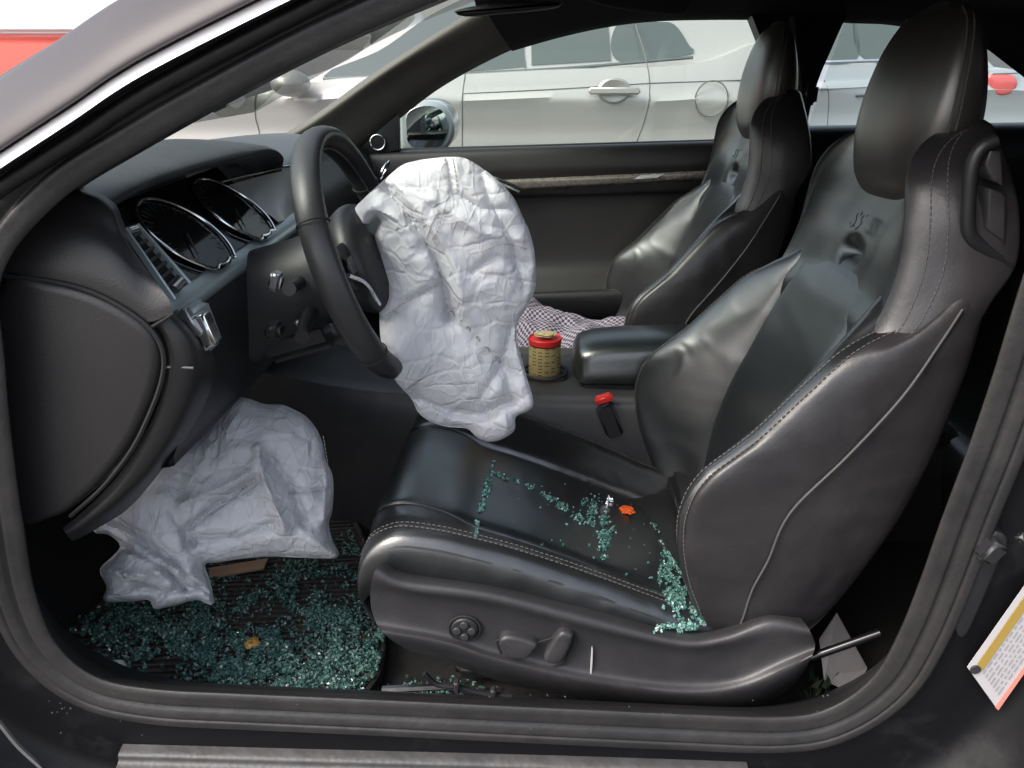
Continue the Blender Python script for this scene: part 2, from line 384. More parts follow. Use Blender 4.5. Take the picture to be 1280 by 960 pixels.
def far_car(name, Yf, body, gh, paint, seams, label, cat, wins, depth=1.7, wheels=(), roofz=None, lean=.16, lower_rows=None):
    "body, gh: (x,z) outlines; body is rounded slab set, greenhouse leans inward"
    xs = [p[0] for p in body]; root = empty(name, ((min(xs)+max(xs))/2, Yf+depth/2, GZ)); tag(root, label, cat)
    def rings(outl, prof, n):
        O = crv(outl, n, True); c = O.mean(0); out = []
        nr = np.roll(O, -1, 0)-np.roll(O, 1, 0); nr = np.stack([nr[:, 1], -nr[:, 0]], 1); nr /= np.linalg.norm(nr, axis=1)[:, None]+1e-9
        ar = .5*np.sum(O[:, 0]*np.roll(O[:, 1], -1)-np.roll(O[:, 0], -1)*O[:, 1])
        if ar < 0: nr = -nr
        for ins, y in prof: out.append([(p[0], y, p[1]) for p in (O-nr*ins)])
        return np.array(out)
    D = depth
    G = rings(body, [(.12, Yf+.36), (.06, Yf+.37), (.04, Yf+.38), (.03, Yf+.40), (-.01, Yf+D/2), (0, Yf+D-.1), (.03, Yf+D-.02), (.12, Yf+D)], 90)
    # barrel the side: push the shoulder out a little by height
    nv, nu = G.shape[:2]
    Fc = gfaces(nv, nu, wrapu=True)+[tuple(range(nu))[::-1], tuple((nv-1)*nu+j for j in range(nu))]
    b = mesh_obj('body', G.reshape(-1, 3), Fc, paint, root)
    OB = crv(body, 200, True); xa, xb_ = OB[:, 0].min()+.08, OB[:, 0].max()-.08; V = []; NX, NZ = 90, 26; belt = None
    for i in range(NX):
        x = xa+(xb_-xa)*i/(NX-1); zz = []
        for k in range(len(OB)):
            p, p2 = OB[k], OB[(k+1) % len(OB)]
            if (p[0]-x)*(p2[0]-x) <= 0 and p[0] != p2[0]: zz.append(p[1]+(p2[1]-p[1])*(x-p[0])/(p2[0]-p[0]))
        z0, z1 = min(zz)+.03, max(zz)-.015
        e = min(1, (x-xa)/.35, (xb_-x)/.35); rnd_ = .10*(1-math.sqrt(max(0, 1-(1-max(0, e))**2)))
        for j in range(NZ):
            z = z0+(z1-z0)*j/(NZ-1); h = (z-.42)
            cr_ = .018*math.exp(-((z-.50)/.035)**2) if z <= .50 else .018*math.exp(-((z-.50)/.012)**2)
            y = Yf+.004+rnd_+.16*h*h*(1 if h < 0 else 5.5)-cr_+.012*math.exp(-((z-.34)/.07)**2)
            V.append((x, y-.022, z))
        V.append((x, Yf+.2, z1+.012)); V.append((x, Yf+.50, z1+.014))
    mesh_obj('side_skin', V, gfaces(NX, NZ+2), paint, root)
    def ySk(z):
        h = z-.42; cr_ = .018*math.exp(-((z-.50)/.035)**2) if z <= .50 else .018*math.exp(-((z-.50)/.012)**2)
        return Yf+.004+.16*h*h*(1 if h < 0 else 5.5)-cr_+.012*math.exp(-((z-.34)/.07)**2)-.022
    O = crv(gh, 60, True); zmin = O[:, 1].min(); zmax = O[:, 1].max()
    def ly(z, y0): return y0+lean*(z-zmin)/(zmax-zmin)
    V = [(p[0], ly(p[1], Yf+.08), p[1]) for p in O]+[(p[0], 2*(Yf+D/2)-ly(p[1], Yf+.08), p[1]) for p in O]
    n = len(O); Fc = gfaces(2, n, wrapu=True)+[tuple(range(n))[::-1], tuple(n+j for j in range(n))]
    g = mesh_obj('cabin', V, Fc, paint, root)
    for wo in wins:
        Q = crv(wo, 40, True) if len(wo) > 4 else np.array(wo, float)
        m = len(Q)
        V = [(p[0], ly(p[1], Yf+.08)-.006, p[1]) for p in Q]+[(p[0], ly(p[1], Yf+.08)+.01, p[1]) for p in Q]
        wfr = mesh_obj('window', V, gfaces(2, m, wrapu=True)+[tuple(range(m))[::-1], tuple(m+j for j in range(m))], M['carglass'], root, smooth=False)
    for s in seams: tube('gap_crease_line', [(p[0], ySk(p[1])-.0005, p[1]) for p in crv(s, 24)], .003, M['gapcrease'], root, n=6)  # grey lines also stand in for the shade along the body crease
    for (x, r) in wheels: wheel(root, x, Yf+.01, r)
    return root

YS = 3.5
def q(px, py, Y=YS): return tuple(at(px, py, Y)[[0, 2]])
fl = q(150, 200)[0]
rx = lambda px: q(px, 100)[0]
# silver hatchback parked on the far side
gb = [(rx(90), -.05), (rx(92), .28), q(150, 170), q(235, 150), q(330, 112), q(420, 95), q(560, 90), q(700, 83), q(870, 76), q(955, 50), q(978, 88), q(1000, 120), (rx(1006), .2), (rx(1002), -.1), (rx(900), -.18), (rx(500), -.2), (rx(200), -.16)]
gg = [q(325, 118), q(420, 80), q(520, 8), q(600, -40), q(700, -58), q(850, -50), q(945, -20), q(970, 60), q(978, 100), q(700, 110), q(500, 110)]
wins = [[q(398, 96), q(470, 62), q(545, 10), q(640, -20), q(655, 79), q(652, 84), q(540, 92)], [q(662, -22), q(760, -28), q(766, 76), q(664, 82)], [q(776, 28), q(830, 26), q(850, 30), q(866, 55), q(868, 68), q(775, 76)]]
seams = [[q(322, 115), q(320, 145), q(325, 170), q(330, 230)], [q(582, 85), q(578, 130), q(578, 230)],
         [q(798, 30), q(808, 70), q(812, 110), q(805, 150), q(790, 190)], [q(578, 117), q(700, 111), q(812, 104)], [q(812, 104), q(930, 100)]]  # last two runs trace the body crease, not joints
silver = far_car('parked_car', YS, gb, gg, M['silver'], seams, 'silver four-door hatchback parked beyond the far door, seen through its window', 'car', wins, wheels=((rx(235), .31), (rx(905), .31)))
# door handle bowl and bar, fuel flap, mirror, marker, rubbing crease
hx, hz = q(767, 113)
V = []; n = 24
for r_, d in [(1, .004), (.85, -.006), (.5, -.003), (.05, .008)]:
    for k in range(n):
        a = 2*math.pi*k/n; V.append((hx+.085*r_*math.cos(a), YS-.034+d, hz+.062*r_*math.sin(a)))
hb = mesh_obj('door_handle', V, gfaces(4, n, wrapu=True), mat('silver_shaded_bowl', (.36, .35, .33), .35, metal=.4), silver)
box('handle_bar', (hx, YS-.055, hz), (.26, .02, .035), M['silver'], hb, bev=.008)
fx, fz = q(888, 123)
ringp = [(fx+.082*math.cos(a), YS-.026, fz+.085*math.sin(a)) for a in np.linspace(0, 2*math.pi, 33)[:-1]]
tube('fuel_flap', ringp, .0035, mat('flap_gap', (.12, .12, .12), .7), silver, closed=True, n=6)
tube('belt_trim', [(x, YS+.06, z) for x, z in crv([q(400, 99), q(540, 94), q(700, 86), q(869, 72)], 20)], .009, M['carglass'], silver, n=6)
mx_, mz_ = q(372, 103)
V = []
for i in range(9):
    for k in range(16):
        a = 2*math.pi*k/16; t = (i/8-.5)*math.pi; V.append((mx_+.10*math.cos(t)*math.cos(a), YS-.12+.1*math.sin(t), mz_+.065*math.cos(t)*math.sin(a)))
mesh_obj('door_mirror', V, gfaces(9, 16, wrapu=True), M['silver'], silver)
box('side_marker', (q(285, 180)[0], YS-.002, q(285, 180)[1]), (.08, .012, .03), M['paper'], silver, bev=.004)

# second grey sedan further back on the right, seen behind the rear side window
Y2 = 4.6
q2 = lambda px, py: tuple(at(px, py, Y2)[[0, 2]])
gb2 = [q2(820, 260), q2(815, 160), q2(840, 110), q2(1000, 100), q2(1100, 96), q2(1200, 88), q2(1265, 84), q2(1315, 100), q2(1330, 160), q2(1320, 260), q2(1100, 290)]
gg2 = [q2(940, 105), q2(1000, 50), q2(1040, 0), q2(1100, -25), q2(1160, -20), q2(1215, 25), q2(1250, 80), q2(1262, 100), q2(1100, 110)]
car2 = far_car('parked_car', Y2, gb2, gg2, M['greycar'], [[q2(1030, 100), q2(1035, 130), q2(1030, 200)], [q2(1010, 112), q2(1100, 108), q2(1240, 100)]],
               'grey silver sedan with a red tail light, seen through the rear side window', 'car',
               [[q2(1005, 72), q2(1020, 30), q2(1050, 0), q2(1075, 0), q2(1080, 74)], [q2(1090, 74), q2(1090, -4), q2(1150, -2), q2(1190, 30), q2(1215, 70)]], wheels=((q2(900, 200)[0], .31), (q2(1190, 200)[0], .31)))
tube('chrome_strip', [(x, Y2+.05, z) for x, z in [q2(1000, 79), q2(1100, 76), q2(1230, 74)]], .012, M['chrome'], car2, n=6)
tube('door_pull', [(x, Y2-.02, z) for x, z in [q2(1068, 119), q2(1090, 118)]], .010, M['steel'], car2, n=6)
tl = slab('tail_light', [q2(1234, 94), q2(1262, 93), q2(1270, 103), q2(1262, 117), q2(1244, 119), q2(1236, 110)], Y2-.03, Y2+.05, M['taillight'], car2, rnd=.02)
tube('lens_trim', [(x, Y2-.02, z) for x, z in [q2(1238, 92), q2(1270, 91)]], .006, M['chrome'], tl, n=6)

# red and white van far off past the hood
vx, vy = -7.05, 8.2
vt = tag(empty('van', (vx, vy+1, GZ)), 'white van with a red lower body, beyond the windshield pillar', 'van')
def vb(name, c, s, m, bev=.05, par=None): return box(name, c, s, m, par or vt, bev=bev)
vb('upper_body', (vx, vy+1, 1.63), (5.4, 2.0, 1.5), M['white'], .04)
vb('lower_body', (vx, vy+1, .40), (5.44, 2.04, .96), M['redpaint'], .1)
for dx in (-1.7, -.3, 1.1): vb('window', (vx+dx, vy-.005, 1.85), (1.1, .03, .55), M['carglass'], .01)
vb('bumper', (vx+2.72, vy+1, .02), (.12, 1.9, .22), M['dark'], .03)
for dx in (-1.8, 1.7): wheel(vt, vx+dx, vy+.0, .36)

# ================================================================== THE BLACK COUPE
car = tag(empty('black_coupe', (.2, .72, GZ)), 'black two-door coupe with its driver door open, deployed airbags and leather interior', 'car')

# --- door opening seal, swept round the opening
loop_px = [(5, 345), (75, 255), (180, 187), (280, 131), (383, 77), (470, 37), (546, 5), (680, -45), (850, -85), (1050, -105), (1230, -80), (1330, 0), (1350, 130), (1320, 240),
           (1280, 335), (1240, 465), (1208, 560), (1175, 648), (1150, 720), (1122, 790), (1090, 845), (1040, 882), (980, 895), (850, 891), (650, 882), (460, 873), (300, 866), (190, 860), (120, 845), (72, 805), (45, 740), (30, 650), (17, 550), (8, 450)]
LOOP = crv([at(x, y, 0) for x, y in loop_px], 260, True)
def loop_off(a, Yo, k0=0, k1=None):
    T = np.roll(LOOP, -1, 0)-np.roll(LOOP, 1, 0); T /= np.linalg.norm(T, axis=1)[:, None]
    Nn = np.stack([T[:, 2]*0, T[:, 0]*0, T[:, 0]*0], 1); Nn[:, 0] = T[:, 2]; Nn[:, 2] = -T[:, 0]
    c = LOOP.mean(0)
    if np.sum((LOOP-c)*Nn) < 0: Nn = -Nn
    for _ in range(12): Nn = (Nn+np.roll(Nn, 1, 0)+np.roll(Nn, -1, 0))/3
    Nn /= np.linalg.norm(Nn, axis=1)[:, None]
    Q = LOOP+Nn*a; Q[:, 1] += Yo; return Q
def loop_mesh(name, prof, m, idx=None, **k):
    G = np.array([loop_off(a, y) for a, y in prof])
    if idx is None:
        nv, nu = G.shape[:2]; return mesh_obj(name, G.reshape(-1, 3), gfaces(nv, nu, wrapu=True), m, car, **k)
    G = G[:, idx]; nv, nu = G.shape[:2]; return mesh_obj(name, G.reshape(-1, 3), gfaces(nv, nu), m, car, **k)
def sm(prof, s=4): return [tuple(p) for p in cru(prof, s)]
loop_mesh('door_seal', sm([(.040, .045), (.012, .012), (.002, .001), (.006, -.003), (.014, -.0042), (.021, -.0045), (.0240, -.002), (.0260, .0005), (.0290, -.001), (.033, -.0035), (.041, -.0055), (.0445, -.0035), (.048, -.0055), (.056, -.005), (.0595, .001), (.061, .02)]), M['rubber'])
AFT = [i for i in range(260) if not (LOOP[i][2] > .40 and LOOP[i][0] < .42)]
brk = max(range(len(AFT)), key=lambda i: (AFT[i]-AFT[i-1]) % 260); AFT = AFT[brk:]+AFT[:brk]
loop_mesh('jamb', sm([(.060, .012), (.066, .018), (.075, .012), (.10, .010), (.14, .012), (.17, .006), (.19, -.03), (.205, -.07), (.24, -.085), (.36, -.09), (.55, -.06)]), M['jamb'], idx=AFT)
# inner lining of the body shell behind the seal
loop_mesh('inner_flange', sm([(.038, .04), (.06, .07), (.11, .12)], 3), M['dark'])

# sill lip along the bottom of the opening and scuff plate
S0 = [at(x, y, 0.0) for x, y in ((150, 942), (400, 949), (700, 957), (935, 965))]
def sillrow(dy, dz): return [p+np.array([0, dy, dz]) for p in S0]
patch('scuff_plate', [sillrow(.010, .006), sillrow(-.004, .002), sillrow(-.010, -.008), sillrow(-.050, -.016), sillrow(-.056, -.03), sillrow(-.058, -.06)], M['scuff'], car, thick=.003, off=(0, 0, -1))

# --- A pillar: inner trim, outer painted skin
def line(L, Y, Yend=None):
    Yend = Y if Yend is None else Yend; n = len(L)
    return [at(x, y, Y+(Yend-Y)*i/(n-1)) for i, (x, y) in enumerate(L)]
ap = [line([(-60, 430), (2, 348), (75, 257), (180, 189), (383, 79), (546, 7), (690, -50)], .07, .12),
      line([(-66, 410), (-4, 336), (68, 246), (173, 179), (376, 70), (540, 0), (680, -58)], .03, .07),
      line([(-72, 380), (-14, 310), (52, 222), (155, 158), (358, 54), (520, -14), (660, -70)], .012, .04),
      line([(-80, 350), (-24, 284), (34, 200), (135, 136), (338, 34), (500, -34), (640, -88)], .0, .02),
      line([(-90, 320), (-36, 256), (16, 184), (118, 115), (320, 16), (480, -50), (620, -100)], -.012, .0),
      line([(-100, 296), (-46, 238), (2, 170), (104, 100), (306, 2), (466, -62), (606, -112)], -.005, .01)]
# trim band between seal and windshield
apt = [line([(-70, 428), (-2, 345), (72, 256), (178, 188), (381, 78), (545, 6), (690, -50)], .10, .14), ap[0]]
patch('pillar_trim', [line([(-30, 380), (6, 345), (76, 256), (181, 188), (384, 78), (547, 6), (680, -46)], .10, .13),
                      line([(-36, 366), (0, 330), (68, 244), (172, 177), (376, 68), (540, -2), (672, -56)], .045, .07),
                      line([(-44, 350), (-8, 312), (55, 232), (160, 163), (364, 56), (528, -14), (660, -66)], .03, .05)], M['soft'], car, resample=60)
dk = [(-10, 232), (0, 224), (92, 165), (186, 104), (372, 6), (500, -55), (650, -105)]
def shift(L, dx, dy): return [(x+dx, y+dy) for x, y in L]
wb = [(-20, 228), (0, 213), (90, 154), (182, 94), (367, 0), (500, -62), (650, -112)]
patch('pillar_channel', [line(dk, .0), line(shift(dk, 0, -6), .004), line(shift(wb, 0, 3), -.02), line(wb, -.030)], M['seam'], car, resample=70)
patch('pillar_lip', [line(shift(dk, 10, 20), .0), line(shift(dk, 8, 16), -.012), line(shift(dk, 4, 8), -.016), line(dk, -.014), line(shift(dk, 0, -2), .0)], M['rubber'], car, resample=70)
patch('sky_band_strip', [line(wb, -.028), line(shift(wb, -1, -2), -.034), line(shift(wb, -2, -9), -.026), line(shift(wb, -4, -18), -.012), line(shift(wb, -4, -21), -.004)], M['skyband'], car, resample=70, sv=5)  # polished strip added and tilted to mirror sky as the pillar's white highlight
patch('a_pillar', [line(shift(wb, -4, -19), -.004), line(shift(wb, -5, -23), -.014), line(shift(wb, -6, -38), -.012), line(shift(wb, -10, -58), -.002), line(shift(wb, -14, -84), .02), line(shift(wb, -18, -104), .045), line([(-20, 112), (0, 106), (75, 62), (150, 22), (200, -8), (400, -110), (600, -200)], .07)], M['pillarpaint'], car, resample=70, sv=5)
tube('windshield_gasket', line([(-40, 128), (0, 105), (75, 60), (150, 22), (200, -8), (400, -110), (600, -200)], .07), .006, M['rubber'], car, smoothn=60)

# --- windshield and its surround
W = .72
def wrow(pts): return pts+[np.array([p[0], 2*W-p[1], p[2]]) for p in pts[::-1]]
topn = at(560, -15, .10); 
ws = [wrow([np.array([-.74, .08, .58]), np.array([-.90, .22, .555]), np.array([-.985, .45, .535]), np.array([-1.0, .62, .53])]),
      wrow([np.array([-.55, .085, .675]), np.array([-.68, .22, .665]), np.array([-.75, .45, .66]), np.array([-.765, .62, .66])]),
      wrow([np.array([-.36, .095, .765]), np.array([-.45, .22, .768]), np.array([-.50, .45, .772]), np.array([-.51, .62, .774])]),
      wrow([np.array([-.10, .12, .855]), np.array([-.16, .24, .868]), np.array([-.20, .45, .878]), np.array([-.205, .62, .88])])]
patch('windshield', ws, M['windshield'], car)
# far A pillar trim
far_in = [(330, 186), (391, 150), (480, 87), (570, 30), (640, -6)]
far_out = [(462, 182), (500, 141), (532, 120), (590, 87), (645, 62), (700, 47)]
patch('pillar_trim', [line([(326, 184), (387, 148), (476, 85), (566, 28), (640, -20)], 1.33), line([(332, 188), (393, 152), (482, 89), (572, 32), (650, -10)], 1.30),
                      line([(372, 190), (432, 148), (512, 90), (600, 45), (690, 5)], 1.325),
                      line([(430, 190), (485, 142), (550, 98), (640, 50), (720, 24)], 1.36),
                      line([(445, 196), (498, 150), (560, 104), (650, 58), (730, 34)], 1.40)], M['pillarcloth'], car, resample=40)
# sail panel with tweeter at the foot of the far pillar
sail = pslab('mirror_sail', [(440, 196), (470, 165), (498, 142), (499, 188), (470, 194)], 1.375, 1.40, M['dark'], car, closedcurve=False, rnd=.003)
tw = at(472, 178, 1.37)
tube('tweeter_ring', [tw+.019*np.array([math.cos(a), 0, math.sin(a)]) for a in np.linspace(0, 2*math.pi, 25)[:-1]], .0025, M['chrome'], car, closed=True)
slab('tweeter_grille', [(tw[0]+.017*math.cos(a), tw[2]+.017*math.sin(a)) for a in np.linspace(0, 2*math.pi, 17)[:-1]], 1.371, 1.38, M['dark'], car, rnd=.002)

# --- roof: headliner inside, painted skin outside
def hrow(x, zc, ze, y0): return [np.array([x, y0, ze]), np.array([x, y0+.12, (zc+ze)/2+.012]), np.array([x, W, zc]), np.array([x, 2*W-y0-.12, (zc+ze)/2+.012]), np.array([x, 2*W-y0, ze])]
patch('headliner', [hrow(-.16, .845, .80, .12), hrow(.1, .865, .815, .10), hrow(.5, .875, .82, .10), hrow(.9, .865, .80, .11), hrow(1.25, .83, .72, .12), hrow(1.7, .70, .55, .14)], M['headliner'], car)
patch('roof_panel', [hrow(-.20, .89, .845, .05), hrow(.1, .925, .88, .02), hrow(.5, .94, .885, .02), hrow(.9, .925, .86, .03), hrow(1.3, .88, .76, .05)], M['paint'], car)
# near roof rail lining (top edge of opening) and far roof rail
patch('roof_rail', [line([(640, 64), (700, 47), (760, 34), (820, 27), (900, 25), (1000, 26), (1060, 29), (1130, 34), (1240, 62), (1300, 115)], 1.41),
                    line([(636, 58), (700, 41), (760, 28), (820, 20), (900, 18), (1000, 19), (1060, 22), (1130, 26), (1245, 54), (1310, 108)], 1.37),
                    line([(625, 42), (700, 14), (760, 2), (820, -4), (900, -6), (1000, -6), (1060, -4), (1150, 0), (1270, 20), (1340, 70)], 1.30),
                    line([(610, 18), (720, -22), (780, -32), (850, -38), (920, -40), (1010, -40), (1080, -38), (1180, -30), (1300, 0), (1370, 40)], 1.22)], M['headliner'], car, resample=80)
# sun visor and mirror stem near the header
pslab('sun_visor', [(700, -25), (740, 2), (800, 14), (850, 18), (862, 8), (850, -25)], 1.02, 1.04, M['headliner'], car, rnd=.006)
rv = pslab('rear_view_mirror', [(567, 14), (580, 20), (612, 18), (690, 10), (700, 2), (640, 2), (600, 6)], .72, .75, M['dark'], car, rnd=.006)

# --- far door
def drow(y, L, Y): return line([(x, y+dy) for x, dy in L], Y)
X0, X1 = 430, 1012
def slope(a, b, Y, x0=430, x1=1012, n=7): return [at(x0+(x1-x0)*i/(n-1), a+(b-a)*i/(n-1), Y) for i in range(n)]
door = patch('passenger_door', [slope(192, 173, 1.44), slope(190, 172, 1.40), slope(195, 178, 1.372), slope(215, 198, 1.362), slope(228, 211, 1.366), slope(250, 232, 1.372), slope(262, 246, 1.385), slope(330, 318, 1.385), slope(350, 340, 1.365), slope(385, 378, 1.33), slope(396, 390, 1.35), slope(420, 410, 1.38), slope(520, 520, 1.39), slope(640, 640, 1.40)], M['soft'], car, sv=5)
patch('inlay_strip', [[at(600+i*45, 226-i*2.0, 1.355) for i in range(9)], [at(600+i*45, 229-i*2.0, 1.349) for i in range(9)], [at(600+i*45, 238-i*2.5, 1.352) for i in range(9)], [at(600+i*45, 241-i*2.6, 1.362) for i in range(9)]], M['inlay'], door)
quadp = patch('inlay_bright_patch', [[at(x, 219-(x-800)*.06, 1.345) for x in (800, 815, 830)], [at(x-8, 224-(x-800)*.06, 1.345) for x in (800, 815, 830)]], M['chrome'], door, su=2, sv=2)  # small patch that makes part of the inlay brighter
tube('door_pull', line([(600, 226), (615, 224), (632, 230), (650, 238)], 1.33), .008, M['chrome'], door, smoothn=14)
patch('armrest', [slope(372, 362, 1.36, 640, 900), slope(366, 356, 1.30, 640, 900), slope(376, 368, 1.28, 640, 900), slope(400, 392, 1.30, 640, 900), slope(404, 398, 1.36, 640, 900)], M['dark'], door)
tube('belt_seal', slope(189, 174, 1.405, 480, 1000), .006, M['rubber'], door)
gp = [(497, 142), (530, 119), (587, 87), (640, 62), (700, 45), (760, 32), (820, 25), (900, 23), (1000, 24), (1000, 178), (900, 182), (700, 188), (498, 192)]
slab('window_glass', pxs(gp, 1.43), 1.43, 1.434, M['sideglass'], door, closedcurve=False, rnd=.0005, seg=1)

# far B pillar with belt
patch('b_pillar', [line([(940, 20), (1000, 20), (1058, 20)], 1.36), line([(955, 60), (1003, 60), (1040, 60)], 1.35), line([(970, 110), (1004, 110), (1020, 110)], 1.345), line([(980, 170), (1000, 170), (1010, 170)], 1.345), line([(985, 260), (1010, 260), (1030, 260)], 1.36)], M['dark'], car, thick=.06)
patch('seat_belt', [line([(986, 20), (993, 20)], 1.33), line([(996, 120), (1003, 120)], 1.325), line([(1000, 230), (1007, 230)], 1.32)], mat('belt_webbing', (.12, .12, .12), .7, bump=.5, bscale=500), car, thick=.002)
box('belt_anchor', at(1012, 118, 1.33), (.035, .03, .05), M['dark'], car, bev=.008)
# rear side panel and quarter glass
patch('rear_side_panel', [[at(1000+60*i, y-1.0*i, Y) for i in range(7)] for y, Y in ((158, 1.44), (158, 1.40), (166, 1.36), (200, 1.34), (240, 1.345), (330, 1.35), (520, 1.36))], M['dark'], car)
slab('quarter_glass', pxs([(1008, 165), (1056, 26), (1130, 32), (1240, 58), (1300, 110), (1330, 155)], 1.43), 1.43, 1.434, M['sideglass'], car, closedcurve=False, rnd=.0005, seg=1)
# rear seat, rear bulkhead, c-pillar lining, rear of near side
patch('rear_seat', [[np.array([x, y, z]) for y in (.06, .35, .72, 1.1, 1.38)] for x, z in ((.78, -.12), (.76, .02), (.80, .06), (1.0, .02), (1.15, .04), (1.22, .2), (1.32, .42), (1.36, .5), (1.42, .52), (1.9, .52))], M['leather'], car)
patch('c_pillar_lining', [line([(1232, 60), (1300, 112), (1380, 170), (1420, 240)], 1.38), line([(1250, 20), (1340, 80), (1430, 140), (1480, 220)], 1.34), line([(1280, -30), (1400, 30), (1500, 90), (1560, 160)], 1.22)], M['headliner'], car)
patch('rear_side_panel', [[np.array([x, .09+.0*x, z]) for x in (.66, .8, 1.0, 1.4, 1.9)] for z in (.80, .6, .45, .2, -.15)], M['dark'], car, label='near rear side panel behind the driver seat')
patch('rear_bulkhead', [[np.array([1.9, y, z]) for y in (.0, .72, 1.44)] for z in (.72, .5, -.2)], M['dark'], car, su=2, sv=2)

# outer skin: hood, front, rear for other views
def orow(x, z, e=.06): return [np.array([x, -.05+e, z-.06]), np.array([x, .15, z-.01]), np.array([x, W, z+.01]), np.array([x, 1.29, z-.01]), np.array([x, 1.49-e, z-.06])]
patch('hood', [orow(-1.02, .46), orow(-1.3, .44), orow(-1.7, .40), orow(-2.0, .30, .1), orow(-2.1, .15, .12)], M['paint'], car)
patch('cowl', [[np.array([-.78, .04, .50]), np.array([-.98, .35, .475]), np.array([-1.03, .72, .46]), np.array([-.98, 1.09, .475]), np.array([-.78, 1.40, .50])], [np.array([-.98, .02, .44]), np.array([-1.06, .35, .45]), np.array([-1.08, .72, .455]), np.array([-1.06, 1.09, .45]), np.array([-.98, 1.42, .44])]], M['dark'], car)
for yy, nm in ((1.50, 1), (-.055, -1)):
    rows_ = [[np.array([x, yy-nm*k, z]) for x, z in zip((-2.05, -1.6, -1.1, -.78), zz)] for k, zz in ((.03, (.22, .36, .44, .50)), (.0, (.12, .26, .34, .36)), (.0, (-.1, -.1, -.1, -.1)), (.04, (-.22, -.24, -.24, -.24)))]
    patch('fender', rows_, M['paint'], car)
patch('outer_side', [[np.array([x, 1.46+k, z]) for x, z in zip((-.85, -.4, .4, 1.2, 2.2), zz)] for k, zz in ((0, (.46, .45, .47, .52, .5)), (.05, (.3, .3, .3, .3, .3)), (.05, (.0, .0, .0, .0, .0)), (.0, (-.24,)*5))], M['paint'], car, label='far side door skin of the black car')
for x in (-1.45, 1.35):
    for yy, sd_ in ((-.06, -1), (1.51, 1)): wheel(car, x, yy, .33, sd_)

# --- floor, tunnel, firewall
patch('floor', [[np.array([x, y, z]) for y, z in ((.03, -.10), (.08, -.155), (.3, -.16), (.58, -.15))] for x in (-1.0, -.6, 0, .6, 1.0)], M['carpet'], car)
patch('floor', [[np.array([x, y, z]) for y, z in ((.84, -.15), (1.1, -.16), (1.36, -.15), (1.42, -.05))] for x in (-1.0, -.6, 0, .6, 1.0)], M['carpet'], car)
patch('firewall', [[np.array([x, y, z]) for y in (0.02, .5, 1.0, 1.42)] for x, z in ((-.72, -.155), (-.86, -.08), (-.95, .1), (-.98, .5))], M['carpet'], car)
# footwell side lining, near
patch('kick_panel', [line([(8, 450), (17, 550), (30, 650), (45, 740), (72, 805), (120, 845), (190, 862), (300, 870)], .05), [np.array(p) for p in [(-.75, .075, .38), (-.75, .075, .25), (-.75, .075, .1), (-.72, .08, .0), (-.68, .085, -.08), (-.6, .09, -.13), (-.5, .09, -.14), (-.4, .09, -.145)]]], M['carpet'], car)
tun = patch('centre_tunnel', [[np.array([x, y, z]) for x, z in zip((-.95, -.6, -.3, 0, .3, .6, .9), zz)] for y, zz in (
    (.575, (-.16,)*7), (.585, (-.02,)*7), (.60, (.10, .09, .08, .10, .10, .08, .0)), (.612, (.27, .17, .125, .125, .12, .10, .02)), (.63, (.29, .19, .137, .135, .13, .11, .03)), (.72, (.29, .19, .137, .13, .13, .11, .03)), (.81, (.29, .19, .137, .135, .13, .11, .03)), (.83, (.27, .17, .125, .125, .12, .10, .02)), (.86, (-.16,)*7))], M['plastic'], car)
ar = loft('centre_armrest', [[np.array([x, .715+sy*a, zc+sz*b]) for sy, sz in ((-1, -.7), (-1.02, .2), (-.8, .85), (0, 1.05), (.8, .85), (1.02, .2), (1, -.7), (0, -.9))] for x, a, b, zc in (
    (.065, .02, .015, .17), (.07, .05, .03, .17), (.085, .068, .04, .172), (.13, .072, .045, .176), (.22, .073, .047, .18), (.30, .073, .047, .182))], M['insert'], tun)
box('armrest_base', (.19, .715, .136), (.22, .13, .02), M['dark'], tun, bev=.006)
# cup holder rim
cc = at(681, 466, .72)
tube('cup_holder', [cc+.043*np.array([math.cos(a), math.sin(a), 0])+np.array([0, 0, .004]) for a in np.linspace(0, 2*math.pi, 29)[:-1]], .004, M['dark'], tun, closed=True)
# seat belt buckle
bk = [at(742, 497, .60), at(775, 560, .60)]
ang = -22
bb = box('buckle', (at(762, 525, .60)+np.array([0, .0, 0])), (.034, .024, .075), M['dark'], tun, rot=rotm('Y', ang), bev=.006)
box('release_button', at(755, 498, .594), (.032, .020, .013), M['red'], bb, rot=rotm('Y', ang+2), bev=.003)

